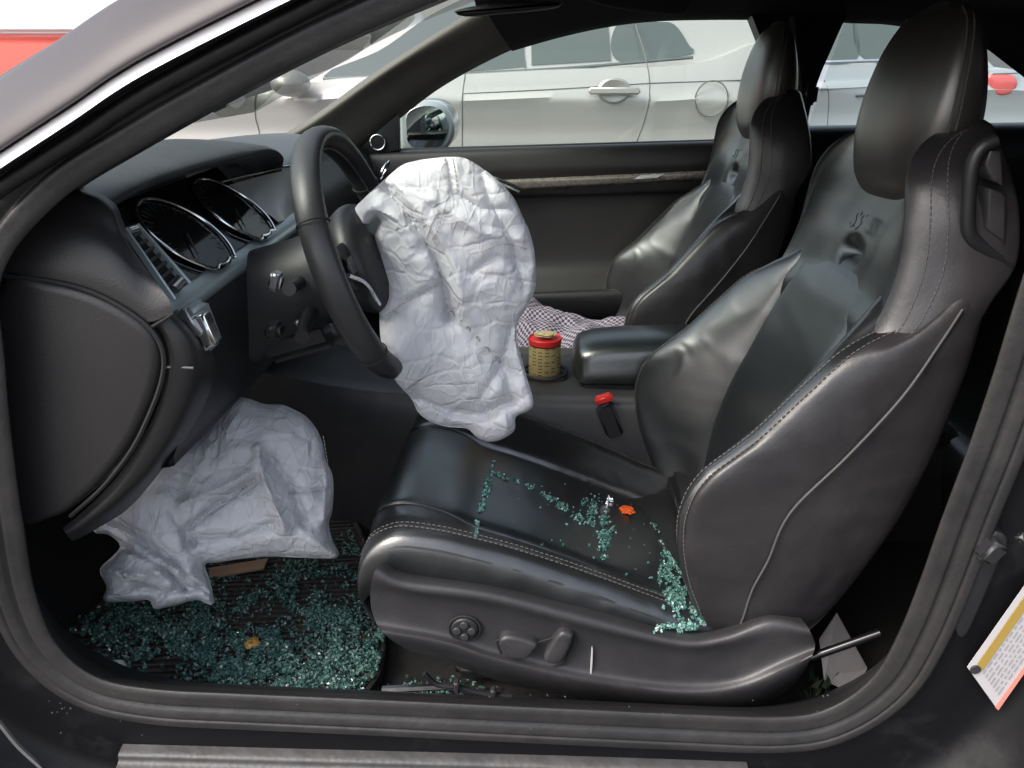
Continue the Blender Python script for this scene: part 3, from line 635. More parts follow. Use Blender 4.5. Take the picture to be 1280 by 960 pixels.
# ================================================================== DASHBOARD
def D(x, y, z): return np.array([x, y, z])
ys = (.045, .075, .13, .22, .36, .50, .60, .72, .95, 1.2, 1.36)
top = [
 [D(x, y, z) for y, x, z in zip(ys, (-.74, -.78, -.85, -.92, -.96, -.97, -.98, -.98, -.96, -.88, -.76), (.52,)*11)],
 [D(x, y, z) for y, x, z in zip(ys, (-.66, -.68, -.70, -.74, -.76, -.76, -.76, -.76, -.74, -.70, -.66), (.545, .555, .562, .565, .568, .565, .555, .55, .545, .54, .53))],
 [D(x, y, z) for y, x, z in zip(ys, (-.56, -.57, -.575, -.58, -.58, -.58, -.58, -.60, -.60, -.58, -.56), (.558, .577, .592, .602, .608, .602, .575, .556, .548, .54, .52))],
 [D(x, y, z) for y, x, z in zip(ys, (-.50, -.495, -.50, -.475, -.45, -.44, -.45, -.50, -.50, -.49, -.49), (.545, .568, .585, .598, .604, .597, .570, .545, .535, .525, .505))],
 [D(x, y, z) for y, x, z in zip(ys, (-.475, -.468, -.475, -.455, -.425, -.418, -.43, -.47, -.47, -.465, -.47), (.525, .55, .570, .584, .590, .584, .560, .525, .515, .505, .49))],
 [D(x, y, z) for y, x, z in zip(ys, (-.47, -.463, -.485, -.50, -.48, -.47, -.47, -.46, -.46, -.455, -.46), (.512, .53, .555, .570, .574, .568, .545, .50, .49, .48, .46))],
]
dash = patch('dashboard', top, M['softtop'], car, sv=5)
# near end of the dash: big rounded shoulder above the gap
patch('dash_shoulder', [
    line([(-30, 345), (5, 340), (60, 352), (130, 374), (180, 402), (216, 391)], .038),
    line([(-30, 325), (10, 320), (70, 330), (140, 350), (185, 380), (212, 376)], .040),
    line([(-20, 295), (30, 287), (88, 295), (140, 316), (175, 345), (196, 354)], .050),
    line([(-10, 270), (50, 264), (100, 270), (138, 290), (160, 312), (177, 328)], .066),
    line([(0, 255), (75, 246), (115, 248), (140, 262), (150, 282), (158, 300)], .082),
    line([(10, 246), (80, 238), (118, 240), (143, 254), (152, 272), (158, 288)], .11)], M['soft'], dash, resample=40)
# end cap panel
cap = pslab('end_cap', [(4, 347), (60, 352), (110, 366), (155, 388), (185, 412), (199, 440), (198, 470), (185, 510), (160, 560), (125, 605), (85, 640), (58, 652), (20, 655), (-20, 560), (-30, 430)], .034, .075, M['soft'], dash, rnd=.012, seg=5)
# side column between cap and knee panel
patch('lower_side', [line([(188, 402), (204, 425), (208, 462), (194, 515), (168, 566), (132, 612), (96, 646), (78, 660)], .05),
                     line([(196, 398), (214, 425), (218, 466), (204, 520), (178, 572), (142, 620), (102, 654), (82, 666)], .042),
                     line([(214, 390), (240, 425), (246, 470), (226, 530), (192, 585), (150, 630), (106, 662), (86, 672)], .055),
                     line([(222, 386), (258, 425), (268, 470), (240, 535), (200, 590), (160, 636), (112, 666), (92, 676)], .10)], M['soft'], dash, resample=40)
tube('cap_gap', line([(4, 345), (60, 351), (112, 364), (157, 387), (189, 412), (204, 440), (203, 472), (189, 513), (164, 563), (128, 609), (88, 645)], .036), .0026, M['seam'], dash, smoothn=50, n=6)
tube('cap_gap', line([(189, 409), (205, 400), (218, 391)], .038), .002, M['seam'], dash, n=6)
tube('cap_gap', line([(206, 459), (225, 459), (242, 460)], .045), .0016, M['piping'], dash, n=6)
# cluster plane
TL = R(50); UPV = np.array([-math.sin(TL), 0, math.cos(TL)]); NV = np.array([math.cos(TL), 0, math.sin(TL)])
def CL(Y, v, h=0): return np.array([-.457, Y, .508])+UPV*v+NV*h
patch('cluster_bezel', [[CL(Y, v, -.004) for Y in (.075, .2, .35, .5, .62)] for v in (.075, .03, -.03, -.068)]+[[CL(Y, -.08, -.02) for Y in (.075, .2, .35, .5, .62)]], M['bezel'], dash)
patch('cluster_well', [[CL(Y, v, h) for Y in (.175, .2, .27, .35, .43, .5, .525)] for v, h in ((.075, .004), (.05, .001), (0, -.001), (-.05, .0))], M['black_gloss'], dash)
for gy, name in ((.262, 'gauge'), (.428, 'gauge')):
    ang_ = np.linspace(0, 2*math.pi, 41)[:-1]
    prof = []
    for a_ in ang_:
        r_ = .066
        if abs(((a_-math.pi*1.5+math.pi) % (2*math.pi))-math.pi) < .38: r_ = .058   # notch at the foot
        prof.append((r_*math.cos(a_)*.98, r_*math.sin(a_)))
    ring = crv([CL(gy+p[0], p[1], .006) for p in prof], 80, True)
    g = tube(name, ring, .0022, M['chrome'], dash, closed=True, n=8)
    V = [CL(gy, 0, .001)]+[CL(gy+.063*math.cos(t), .063*math.sin(t), .003) for t in np.linspace(0, 2*math.pi, 41)[:-1]]
    mesh_obj('dial_face', V, [(0, 1+k, 1+(k+1) % 40) for k in range(40)], M['black_gloss'], g)
    V = []; Fc = []
    for k in range(25):
        t = R(225-270*k/24); r0, r1 = (.050, .058) if k % 2 else (.046, .058)
        p0, p1 = CL(gy-r0*math.cos(t)*-1, r0*math.sin(t), .0045), CL(gy+r1*math.cos(t), r1*math.sin(t), .0045)
        v, f = tube_vf([p0, p1], .0005, 4, base=len(V)); V += v; Fc += f
    mesh_obj('dial_ticks', V, Fc, mat('dial_tick', (.035, .035, .04), .6), g, kind='stuff')
    tube('needle', [CL(gy, 0, .005), CL(gy-.03, -.03, .006)], [.0018, .0008], M['dark'], g)
# air vent at the door end of the cluster with slats
def VL(t, k, h=0):
    n0 = at(156, 288, .118)*(1-t)+at(215, 374, .118)*t; n1 = at(173, 282, .152)*(1-t)+at(236, 352, .152)*t
    return n0*(1-k)+n1*k+np.array([.80, -.1, .45])*h
vent = patch('air_vent', [[VL(t, k, h) for k, h in ((-.02, -.004), (0, .003), (.10, .003), (.12, -.006))] for t in (-.02, .5, 1.02)], M['bezel'], dash, su=2, sv=3)
patch('vent_frame', [[VL(t, k, h) for k, h in ((.86, -.006), (.88, .003), (1.0, .003), (1.04, -.006))] for t in (-.02, .5, 1.02)], M['bezel'], dash, su=2, sv=3)
patch('vent_cavity', [[VL(t, k, -.008) for k in (.05, .95)] for t in (-.02, .5, 1.0)], M['seam'], vent, su=2, sv=2)
for k in range(7):
    t = .10+.125*k; tube('slat', [VL(t, .10, -.002), VL(t, .5, -.001), VL(t, .88, -.002)], [.0022, .0022, .0022], M['plastic'], vent, n=6)
tube('thumb_wheel', [VL(.02, .15, .0), VL(.02, .7, .0)], .005, M['chrome'], vent, n=10)
tube('vent_knob', [VL(.93, .25, .002), VL(.93, .75, .002)], .0055, M['steel'], vent, n=10)
# central display
patch('display_screen', [[at(284, 234, .498)+NV*.004, at(322, 223, .55)+NV*.004, at(362, 214, .60)+NV*.004], [at(318, 256, .50)+NV*.004, at(342, 246, .55)+NV*.004, at(364, 240, .60)+NV*.004], [at(346, 280, .50)+NV*.004, at(356, 277, .55)+NV*.004, at(366, 272, .60)+NV*.004]], M['screen'], dash)
tube('display_trim', [at(270, 232, .49)+NV*.006, at(300, 224, .53)+NV*.006, at(364, 210, .61)+NV*.006], .002, M['chrome'], dash)
# instrument / lower dash faces
patch('lower_dash', [[CL(Y, -.078, -.01) for Y in (.10, .2, .36, .5, .62)],
                     [D(-.40, y, .42) for y in (.09, .2, .36, .5, .62)], [D(-.405, y, .36) for y in (.085, .2, .36, .5, .62)],
                     [D(-.43, y, z) for y, z in ((.085, .29), (.2, .285), (.36, .28), (.5, .28), (.62, .285))], [D(-.45, y, z) for y, z in ((.085, .27), (.2, .265), (.36, .26), (.5, .26), (.62, .265))], [D(-.60, y, z) for y, z in ((.085, .27), (.2, .265), (.36, .26), (.5, .26), (.62, .265))]], M['dark'], dash)
patch('passenger_dash', [[D(x, y, z) for y in (.60, .75, .95, 1.2, 1.38)] for x, z in ((-.46, .49), (-.445, .44), (-.45, .36), (-.48, .26), (-.6, .2))], M['soft'], dash)
vp_ = at(480, 213, 1.2)
tube('round_vent', [vp_+np.array([.012*math.sin(a), .035*math.cos(a), .022*math.sin(a)]) for a in np.linspace(0, 2*math.pi, 25)[:-1]], .003, M['chrome'], dash, closed=True)
# light switch with chrome edges
lc = at(254, 410, .10)
ls = bevel(mesh_obj('light_switch', *boxvf(lc+D(-.004, .0, 0), (.02, .052, .055), rotm('Y', -12)), M['bezel'], dash, smooth=False), .006)
bevel(mesh_obj('switch_knob', *boxvf(at(258, 411, .085), (.016, .022, .038), rotm('Y', -14)), M['chrome'], ls, smooth=False), .003)
bevel(mesh_obj('switch_key', *boxvf(at(240, 402, .075), (.008, .012, .034), rotm('Y', -24)), M['steel'], ls, smooth=False), .002)
bevel(mesh_obj('switch_key', *boxvf(at(245, 425, .08), (.010, .012, .014), rotm('Y', -24)), M['steel'], ls, smooth=False), .002)
# demister slots at the windshield foot
dv = patch('demister_vent', [[at(x, y, .11) for x, y in ((62, 262), (80, 248))], [at(x, y, .16) for x, y in ((80, 250), (98, 238))]], M['seam'], dash)
V = []; Fc = []
for k in range(7):
    p = at(70+3*k, 259-2*k, .12)+D(0, 0, .006); v, f = boxvf(p, (.004, .05, .006), base=len(V)); V += v; Fc += f
mesh_obj('vent_fin', V, Fc, M['softtop'], dv, smooth=False, kind='stuff')

# ================================================================== STEERING COLUMN AND WHEEL
TW = R(18); WC = np.array([-.250, .36, .462]); WU = np.array([-math.sin(TW), 0, math.cos(TW)]); WN = np.array([math.cos(TW), 0, math.sin(TW)]); WY = np.array([0, 1., 0])
def WP(a, b, n=0): return WC+WY*a+WU*b+WN*n
col_ = loft('steering_column', [[WP(ra*math.cos(t), dz+rb*math.sin(t), n) for t in np.linspace(0, 2*math.pi, 13)[:-1]] for n, ra, rb, dz in (
    (-.045, .05, .05, -.005), (-.06, .062, .062, -.01), (-.10, .066, .068, -.015), (-.15, .07, .075, -.02), (-.20, .075, .08, -.025))], M['soft2'], car)
tube('stalk', [WP(-.04, .0, -.085), WP(-.09, .005, -.075), WP(-.14, .012, -.065)], [.011, .008, .009], M['dark'], col_, n=10)
e1 = at(345, 351, .23); bevel(mesh_obj('stalk_switch', *boxvf(e1, (.016, .02, .024), rotm('Y', 20)), M['steel'], col_, smooth=False), .004)
tube('stalk', [WP(-.04, -.04, -.085), WP(-.10, -.05, -.085), WP(-.13, -.055, -.08)], [.012, .009, .010], M['dark'], col_, n=10)
box('stalk_switch', at(343, 412, .25), (.022, .03, .02), M['dark'], col_, bev=.005)
box('stalk_switch', at(372, 403, .29), (.010, .010, .008), M['steel'], col_, bev=.003)
box('lower_shroud', WP(0, -.08, -.13), (.12, .10, .05), M['dark'], col_, rot=rotm('Y', -17), bev=.015)
# rim: leather tube slightly oval
tn = 80; RR = .167; V = []
for i in range(tn):
    t = 2*math.pi*i/tn
    for k in range(16):
        a = 2*math.pi*k/16; fat = 1+.10*math.exp(-((math.sin(t)-.35)**2)/.05)
        rr = .0140*fat
        V.append(WP(math.sin(t)*(RR+rr*math.cos(a)), math.cos(t)*(RR+rr*math.cos(a)), .020*fat*math.sin(a)))
whl = mesh_obj('steering_wheel', V, gfaces(tn, 16, True, True), mat('wheel_leather', (.030, .030, .031), .4, bump=.2, bscale=400, var=.15, spec=.5), car)
tube('rim_seam', [WP(math.sin(t)*(RR-.0168), math.cos(t)*(RR-.0168), .004) for t in np.linspace(0, 2*math.pi, 81)[:-1]], .0016, M['steel'], whl, closed=True, n=6)
for t in (R(-62), R(62), R(-128), R(128)):
    tube('rim_joint', [WP(math.sin(t)*(RR+.0172*math.cos(a)), math.cos(t)*(RR+.0172*math.cos(a)), .0208*math.sin(a)) for a in np.linspace(0, 2*math.pi, 21)[:-1]], .0009, M['seam'], whl, closed=True, n=5)
hub = loft('hub', [[WP(ra*math.cos(t), rb*math.sin(t)-.005, n) for t in np.linspace(0, 2*math.pi, 13)[:-1]] for n, ra, rb in ((-.05, .05, .05), (-.02, .075, .072), (0.0, .085, .078), (.018, .078, .07), (.028, .05, .05))], M['dark'], whl)
for s in (-1, 1):
    loft('spoke', [[WP(s*u+0*s, b+w_*math.sin(t), n+.010*math.cos(t)) for t in np.linspace(0, 2*math.pi, 9)[:-1]] for u, b, w_, n in ((.06, .0, .036, .0), (.10, .008, .03, -.002), (.14, .016, .022, -.002), (.172, .02, .026, .0))], M['dark'], whl)
    box('spoke_switch', WP(s*.115, .012, .012), (.006, .03, .028), M['black_gloss'], whl, rot=rotm('Y', -17), bev=.003)
loft('spoke', [[WP(w_*math.sin(t), -u, n+.008*math.cos(t)) for t in np.linspace(0, 2*math.pi, 9)[:-1]] for u, w_, n in ((.06, .03, .0), (.11, .022, -.002), (.168, .028, .0))], M['bezel'], whl)
tube('spoke_trim', [WP(-.135, .005, .012), WP(-.09, -.02, .014), WP(-.06, -.06, .012)], .003, M['chrome'], whl, smoothn=12)

# ================================================================== SEATS
def build_seat():
    C = .36
    def S(x, w, z): return np.array([x, C+w, z-.065*(w+.22)])
    def mirror(r): return r+[np.array([p[0], 2*C-p[1], p[2]-.065*2*(C-p[1])]) for p in r[-2::-1]]
    # near half columns run from outer (-) to centre, mirror adds the far side
    st = [ # x, z insert, z crest, crest w
     (-.195, .010, .005, .215), (-.218, .05, .04, .222), (-.232, .088, .078, .225), (-.233, .118, .112, .228), (-.216, .140, .142, .228), (-.18, .146, .160, .23), (-.13, .132, .157, .232),
     (-.085, .106, .147, .233), (-.03, .087, .131, .233), (.03, .064, .110, .233), (.09, .040, .086, .232), (.15, .014, .060, .230), (.21, -.010, .033, .226), (.28, -.03, .010, .22)]
    rows = []
    for i, (x, zi, zc, wc) in enumerate(st):
        g = .004 if i < 7 else .012
        rows.append([S(x+.004, -wc-.018, zc-(.02+.08*min(1, i/6))), S(x, -wc-.022, zc-(.01+.04*min(1, i/6))), S(x, -wc-.014, zc-(.004+.008*min(1, i/6))), S(x, -wc+.012, zc), S(x, -wc+.045, zc-.006-(zc-zi)*.25),
                     S(x, -.148, zi+.002+(zc-zi)*.12), S(x, -.138, zi-g), S(x, -.125, zi+.002), S(x, -.06, zi+.005), S(x, 0, zi+.005)])
    G = grid([mirror(r) for r in rows], 4, 7)
    nv, nu = G.shape[:2]
    for i in range(nv):      # sat-in creases on the leather flanks and cushion
        for j in range(nu):
            p = G[i, j]; fl_ = 1 if min(j, nu-1-j) < 13 else .35
            a_ = (1-abs(noise.noise(Vector((p[0]*16+p[2]*10, p[1]*9, p[2]*45-p[0]*8)))*2))*.0034*fl_*min(1, max(0, (p[0]+.17)*6))
            G[i, j] += np.array([0, -.5*a_ if j < nu/2 else .5*a_, a_*.8 if fl_ < 1 else a_*.3])
    seat = mesh_obj('front_seat', *merge([boxvf(S(.08, 0, -.04), (.38, .34, .07)), boxvf(S(.30, 0, .0), (.12, .38, .06)), boxvf(S(.10, -.17, -.125), (.44, .03, .03)), boxvf(S(.10, .17, -.105), (.44, .03, .03))]), M['dark'], car, smooth=False)
    bevel(seat, .01)
    def sub(a, b, name, m, **k):
        H = G[:, a:b]; v, u = H.shape[:2]; return mesh_obj(name, H.reshape(-1, 3), gfaces(v, u), m, seat, **k)
    j0, j1 = 6*4, (nu-1)-6*4
    cu1 = sub(0, j0+1, 'cushion_bolster', M['leather']); cu2 = sub(j1, nu, 'cushion_bolster', M['leather'])
    cush = sub(j0, j1+1, 'cushion', M['insert'])
    # cross seam at the thigh pad
    tube('cushion_seam', cru([S(-.088, w_, z_) for w_, z_ in ((-.14, .098), (-.12, .1005), (-.06, .1045), (0, .1050), (.06, .1045), (.12, .1005), (.14, .098))], 4), .0022, M['seam'], cush, n=6)
    # stitched edge lines of the near bolster
    for dw in (0.0, .010):
        pth = cru([S(x, -wc+.004+dw, zc+.0012) for x, zi, zc, wc in st[3:]], 5)
        stitches('stitching', pth, M['stitch'], cu1)
    pth = cru([S(x, wc-.008, zc+.0012) for x, zi, zc, wc in st[3:]], 5); stitches('stitching', pth, M['stitch'], cu2)
    pth = cru([S(x, -wc-.016, zc-.018) for x, zi, zc, wc in st[2:]], 5); tube('piping', pth, .0022, M['leather_side'], cu1, n=6)
    # ---------------- backrest lower shell
    bk = [ # insert(x,z) crest(x,z,w) back(x,z,w)
     ((.292, -.02), (.245, -.02, .225), (.35, -.03, .215)), ((.290, .04), (.215, .04, .24), (.372, .02, .232)), ((.294, .10), (.192, .10, .246), (.397, .08, .24)),
     ((.300, .155), (.180, .155, .248), (.42, .14, .242)), ((.312, .215), (.180, .205, .248), (.442, .20, .242)), ((.333, .275), (.200, .252, .246), (.46, .265, .24)),
     ((.356, .335), (.254, .303, .242), (.474, .33, .236)), ((.380, .39), (.302, .357, .236), (.485, .39, .23)), ((.405, .44), (.350, .408, .228), (.492, .44, .222)),
     ((.432, .475), (.400, .432, .211), (.497, .485, .21)), ((.47, .50), (.452, .445, .192), (.498, .515, .195))]
    rows = []
    for i, (c_, k_, b_) in enumerate(bk):
        dg = .012 if 1 < i < 9 else .004
        (cx, cz), (kx, kz, kw), (bx, bz, bw) = c_, k_, b_
        rows.append([S(bx+.03, 0, bz+.005), S(bx+.028, -bw*.6, bz+.005), S(bx+.012, -bw*.92, bz), S(bx-.012, -bw-.006, bz), S(kx*.5+bx*.5, -kw-.010, (kz+bz)/2), S(kx+.028, -kw-.008, kz+.003), S(kx+.006, -kw, kz), S(kx, -kw+.014, kz),
                     S(kx*.72+cx*.28-.004, -kw*.6-.145*.4, kz*.6+cz*.4), S(cx-.008, -.150, cz), S(cx+dg, -.138, cz), S(cx-.002, -.125, cz), S(cx-.003, -.06, cz), S(cx-.003, 0, cz)])
    G = grid([mirror(r) for r in rows], 4, 6); nv, nu = G.shape[:2]
    for i in range(nv):
        for j in range(8, nu-8):
            p = G[i, j]; a_ = noise.noise(Vector((p[0]*8+p[2]*5, p[1]*4, p[2]*15-p[0]*9)))*.0032+(1-abs(noise.noise(Vector((p[0]*20, p[1]*9, p[2]*34+3)))*2))*.0010
            G[i, j] += np.array([-.5*a_, -a_ if j < 24 else (a_ if j > nu-24 else 0), .2*a_])
    def subb(a, b, name, m, **k):
        H = G[:, a:b]; v, u = H.shape[:2]; return mesh_obj(name, H.reshape(-1, 3), gfaces(v, u), m, seat, **k)
    e, s_, c1 = 2*4, 7*4, 10*4; n1 = nu-1
    subb(0, e+1, 'back_shell', M['dark']); subb(n1-e, nu, 'back_shell', M['dark'])
    sp1 = subb(e, s_-3, 'backrest_side', M['leather_side']); sp2 = subb(n1-s_+4-1, n1-e+1, 'backrest_side', M['leather_side'])
    bo1 = subb(s_-4, c1+1, 'backrest_bolster', M['leather']); subb(n1-c1, n1-s_+5, 'backrest_bolster', M['leather'])
    ins = subb(c1, n1-c1+1, 'backrest', M['insert'])
    for q0, rr in ((6, 0), (7, .0)):
        r0 = [rows[i][q0] for i in range(1, len(rows))]; nrm = np.array([-.0012, -.0012, .0008])
        pth = cru([p+nrm for p in r0], 6); stitches('stitching', pth, M['stitch'], bo1)
        p2 = pth.copy(); p2[:, 2] -= .065*2*(C-pth[:, 1]); p2[:, 1] = 2*C-p2[:, 1]; stitches('stitching', p2, M['stitch'], bo1)
    for s2 in (1, -1):
        pp = cru([np.array([x, C-s2*(w_+.0005), z]) for x, z, w_ in ((.262, -.01, .246), (.270, .05, .2535), (.275, .10, .2582), (.288, .146, .260), (.305, .217, .2605), (.361, .295, .2580), (.410, .368, .2530), (.446, .428, .2385), (.468, .465, .2270))], 6)
        pp[:, 1] += -.0006*s2
        tube('piping', pp, .0015, M['piping'], sp1 if s2 == 1 else sp2, n=8)
    # ---------------- shoulder section
    up_ = [((.398, .375), (.362, .372, .205), (.480, .38, .215)), ((.397, .42), (.376, .413, .208), (.492, .43, .219)), ((.417, .46), (.396, .445, .205), (.505, .47, .217)), ((.432, .51), (.410, .501, .195), (.526, .512, .208)),
           ((.448, .550), (.412, .552, .182), (.522, .565, .196)), ((.458, .585), (.413, .590, .166), (.516, .605, .174)), ((.468, .61), (.420, .615, .150), (.512, .630, .153)), ((.475, .628), (.432, .632, .138), (.509, .646, .139)), ((.48, .64), (.446, .643, .129), (.506, .656, .131)), ((.484, .648), (.464, .652, .120), (.500, .662, .122))]
    rows = []
    for (cx, cz), (kx, kz, kw), (bx, bz, bw) in up_:
        rows.append([S(bx+.02, 0, bz), S(bx+.018, -bw*.6, bz), S(bx+.004, -bw*.95, bz), S(bx-.012, -bw-.004, bz), S((kx+bx)/2, -(kw+bw)/2-.010, (kz+bz)/2), S(kx+.016, -kw-.004, kz), S(kx, -kw+.012, kz), S(kx*.8+cx*.2, -kw*.85-.095*.15+.006, kz*.8+cz*.2), S(kx*.45+cx*.55, -kw*.5-.09*.5, kz*.5+cz*.5), S(cx-.004, -.085, cz), S(cx, -.05, cz), S(cx, 0, cz)])
    G = grid([mirror(r) for r in rows], 7, 7); nv, nu = G.shape[:2]
    for i in range(nv):          # pressed-in hollow under the headrest
        for j in range(nu):
            p = G[i, j]
            if p[0] < .47 and abs(p[1]-C) < .09:
                d_ = ((p[1]-C)/.030)**2+((p[2]-.472)/.017)**2; G[i, j, 0] += .016*math.exp(-d_*d_)
    def subs(a, b, name, m):
        H = G[:, a:b]; return mesh_obj(name, H.reshape(-1, 3), gfaces(H.shape[0], H.shape[1]), m, seat)
    ja = 6*7; sh = subs(0, ja+1, 'shoulder', M['leather_side']); subs(nu-1-ja, nu, 'shoulder', M['leather_side']); subs(ja, nu-ja, 'upper_backrest', M['insert'])
    for jj in (ja-8, ja-11):
        pth = G[3:, jj]+np.array([-.0006, -.0012, 0]); stitches('stitching', pth, M['stitch'], sh)
    # ---------------- head rest
    hr = [(.556, .476, .505, .06), (.566, .454, .514, .088), (.59, .437, .520, .104), (.625, .431, .523, .114), (.66, .431, .523, .120), (.70, .436, .518, .117), (.74, .446, .508, .107), (.768, .457, .498, .092), (.784, .467, .488, .069), (.790, .474, .480, .03)]
    rings = []
    for z, xf, xb, hw in hr:
        xm, xh = (xf+xb)/2, (xb-xf)/2; ring = []
        for t in np.linspace(0, 2*math.pi, 25)[:-1]:
            cx, sy = math.cos(t), math.sin(t)
            ring.append(S(xm+xh*math.copysign(abs(cx)**.75, cx), hw*math.copysign(abs(sy)**.62, sy), z+(.006*cx)))
        rings.append(ring)
    head = loft('headrest', rings, mat('headrest_leather', (.027, .0235, .021), .38, bump=.25, bscale=420, bump2=.03, b2scale=8, var=.15, spec=1.0, coat=.8, coatr=.38), seat, su=3, sv=5)  # brown base colour carries the warm highlight on the pad
    for s2 in (1, -1):
        for dx in (0, .008):
            path = cru([S(xf+(xb-xf)*.36+dx, -s2*(hw+.0006), z) for z, xf, xb, hw in hr[1:-1]], 4); tube('headrest_seam' if dx else 'headrest_seam', path, .0012, M['stitch'], head, n=5)
    # belt guide loop at the shoulder
    for s2 in (1,):
        cg = [at(x, y, .155) for x, y in ((1245, 176), (1226, 186), (1215, 210), (1211, 250), (1211, 288), (1222, 305), (1245, 322), (1260, 334))]
        lp = tube('belt_guide', cg, .0075, M['dark'], seat, smoothn=40, n=10)
        pslab('release_lever', [(1236, 236), (1252, 240), (1258, 246), (1258, 306), (1250, 300), (1234, 286)], .150, .175, M['plastic'], lp, rnd=.003, closedcurve=False)
        pslab('guide_cover', [(1238, 188), (1252, 190), (1255, 232), (1240, 226), (1232, 205)], .150, .175, M['plastic'], lp, rnd=.003, closedcurve=False)
    # hollow and emblem under the headrest
    upd = np.array([.42, 0, .90]); upd /= np.linalg.norm(upd); nrm = np.array([-.9, 0, .42]); nrm /= np.linalg.norm(nrm)
    cu = bpy.data.curves.new('emblem', 'FONT'); cu.body = 'S5'; cu.size = .036; cu.extrude = .0008; cu.align_x = 'CENTER'; cu.align_y = 'CENTER'; cu.shear = .25
    to = bpy.data.objects.new('tmp', cu); COL.objects.link(to); dg_ = bpy.context.evaluated_depsgraph_get(); me = bpy.data.meshes.new_from_object(to.evaluated_get(dg_)); bpy.data.objects.remove(to)
    Mt = np.stack([np.array([0, -1., 0]), upd, nrm], 1); bc2 = S(.4265, 0, .530)
    V = [bc2+Mt @ np.array(v.co) for v in me.vertices]; Fc = [tuple(p.vertices) for p in me.polygons]
    mesh_obj('emblem', V, Fc, M['insert'], ins, smooth=False)
    return seat, cush
def merge(L):
    V = []; Fc = []
    for v, f in L:
        Fc += [tuple(i+len(V) for i in q_) for q_ in f]; V += list(v)
    return V, Fc
seat, cushion = build_seat()
# copy for the passenger side
def copy_tree(o, parent):
    c = o.copy(); COL.objects.link(c); c.parent = parent; WL[c.name] = WL[o.name]
    for ch in [x for x in bpy.data.objects if x.parent == o]: copy_tree(ch, c)
    return c
seat_r = seat.copy(); COL.objects.link(seat_r); seat_r.location.y += .72
for ch in [x for x in bpy.data.objects if x.parent == seat and not x.name.startswith('belt_guide')]: copy_tree(ch, seat_r)
# flatten: parts of a seat are its own children, pieces sewn on those are lifted to the seat so nothing sits below the third level
def flatten(s):
    for ch in [x for x in bpy.data.objects if x.parent == s]:
        for g in [x for x in bpy.data.objects if x.parent == ch]:
            g.location = g.location+ch.location; g.parent = s
flatten(seat); flatten(seat_r)
seat['label'] = 'driver seat with broken glass on its cushion'; seat_r['label'] = 'passenger seat beyond the centre armrest'

# driver seat side trim with switches
tr = [line([(484, 703), (512, 716), (613, 730), (740, 760), (850, 790), (905, 785), (955, 768), (1000, 772)], .112),
      line([(473, 708), (508, 724), (613, 738), (740, 770), (850, 797), (905, 793), (962, 774), (1008, 781)], .083),
      line([(466, 720), (512, 737), (613, 750), (740, 783), (850, 807), (905, 803), (966, 788), (1014, 792)], .074),
      line([(463, 738), (527, 748), (613, 762), (740, 793), (850, 816), (905, 813), (970, 804), (1018, 802)], .082),
      line([(464, 760), (537, 770), (616, 790), (740, 815), (850, 833), (912, 830), (975, 815), (1019, 806)], .084),
      line([(470, 778), (550, 792), (622, 814), (740, 840), (850, 853), (918, 848), (978, 826), (1018, 812)], .081),
      line([(478, 790), (562, 806), (626, 827), (740, 852), (850, 867), (924, 862), (980, 838), (1015, 820)], .070),
      line([(492, 802), (572, 822), (632, 843), (740, 864), (850, 878), (930, 876), (982, 852), (1010, 830)], .080),
      line([(508, 812), (580, 836), (640, 856), (740, 874), (850, 888), (932, 888), (982, 864), (1004, 840)], .112)]
trim = patch('side_trim', tr, M['plastic'], seat, sv=5, su=6)
rc = at(581, 785, .0825)
rs = tube('round_switch', [rc+.0205*np.array([math.cos(a), 0, math.sin(a)])+D(0, -.0015, 0) for a in np.linspace(0, 2*math.pi, 29)[:-1]], .0016, M['seam'], seat, closed=True, n=6)
slab('round_switch', [(rc[0]+.018*math.cos(a), rc[2]+.018*math.sin(a)) for a in np.linspace(0, 2*math.pi, 25)[:-1]], .0775, .09, M['dark'], seat, rnd=.003)
for dx, dz in ((0, .0095), (0, -.0095), (.0095, 0), (-.0095, 0)):
    slab('switch_pad', [(rc[0]+dx+.0055*math.cos(a), rc[2]+dz+.0055*math.sin(a)) for a in np.linspace(0, 2*math.pi, 13)[:-1]], .0745, .08, M['plastic'], seat, rnd=.0015)
pslab('seat_switch', [(624, 802), (640, 797), (670, 806), (668, 815), (655, 826), (630, 820)], .070, .09, M['plastic'], seat, rnd=.005)
pslab('seat_switch', [(700, 793), (714, 794), (716, 801), (703, 828), (690, 831), (680, 826), (686, 812)], .070, .09, M['plastic'], seat, rnd=.005)
tube('switch_gap', [p for p in line([(620, 801), (640, 794), (672, 803), (690, 798), (702, 790), (716, 790), (719, 800), (705, 831), (686, 834), (664, 829), (655, 829), (628, 823)], .0795)], .0013, M['seam'], seat, closed=True, n=5)
pslab('paint_scratch', [(739.4, 812), (741, 810), (740.6, 830), (739, 846), (737.6, 845)], .0792, .082, M['mark'], seat, rnd=.0003, seg=1)

# seat belt anchor rod, runner, wiring under the seat
tube('belt_anchor_rod', [at(1012, 822, .10), at(1100, 791, .10)], .0055, M['black_gloss'], car, n=10)
for i, pts in enumerate(([(478, 862), (560, 858), (650, 878)], [(520, 872), (600, 876), (700, 884)])): tube('seat_runner', line(pts, .10), .005, M['steel'], car, n=6)
tube('wiring_loom', line([(530, 842), (545, 855), (570, 858), (600, 866), (640, 870)], .09), .004, M['dark'], car, smoothn=20, n=6)
for x in (571, 617): box('loom_clip', at(x, 858+(x-571)*.2, .088), (.008, .012, .02), M['plastic'], car, bev=.002)
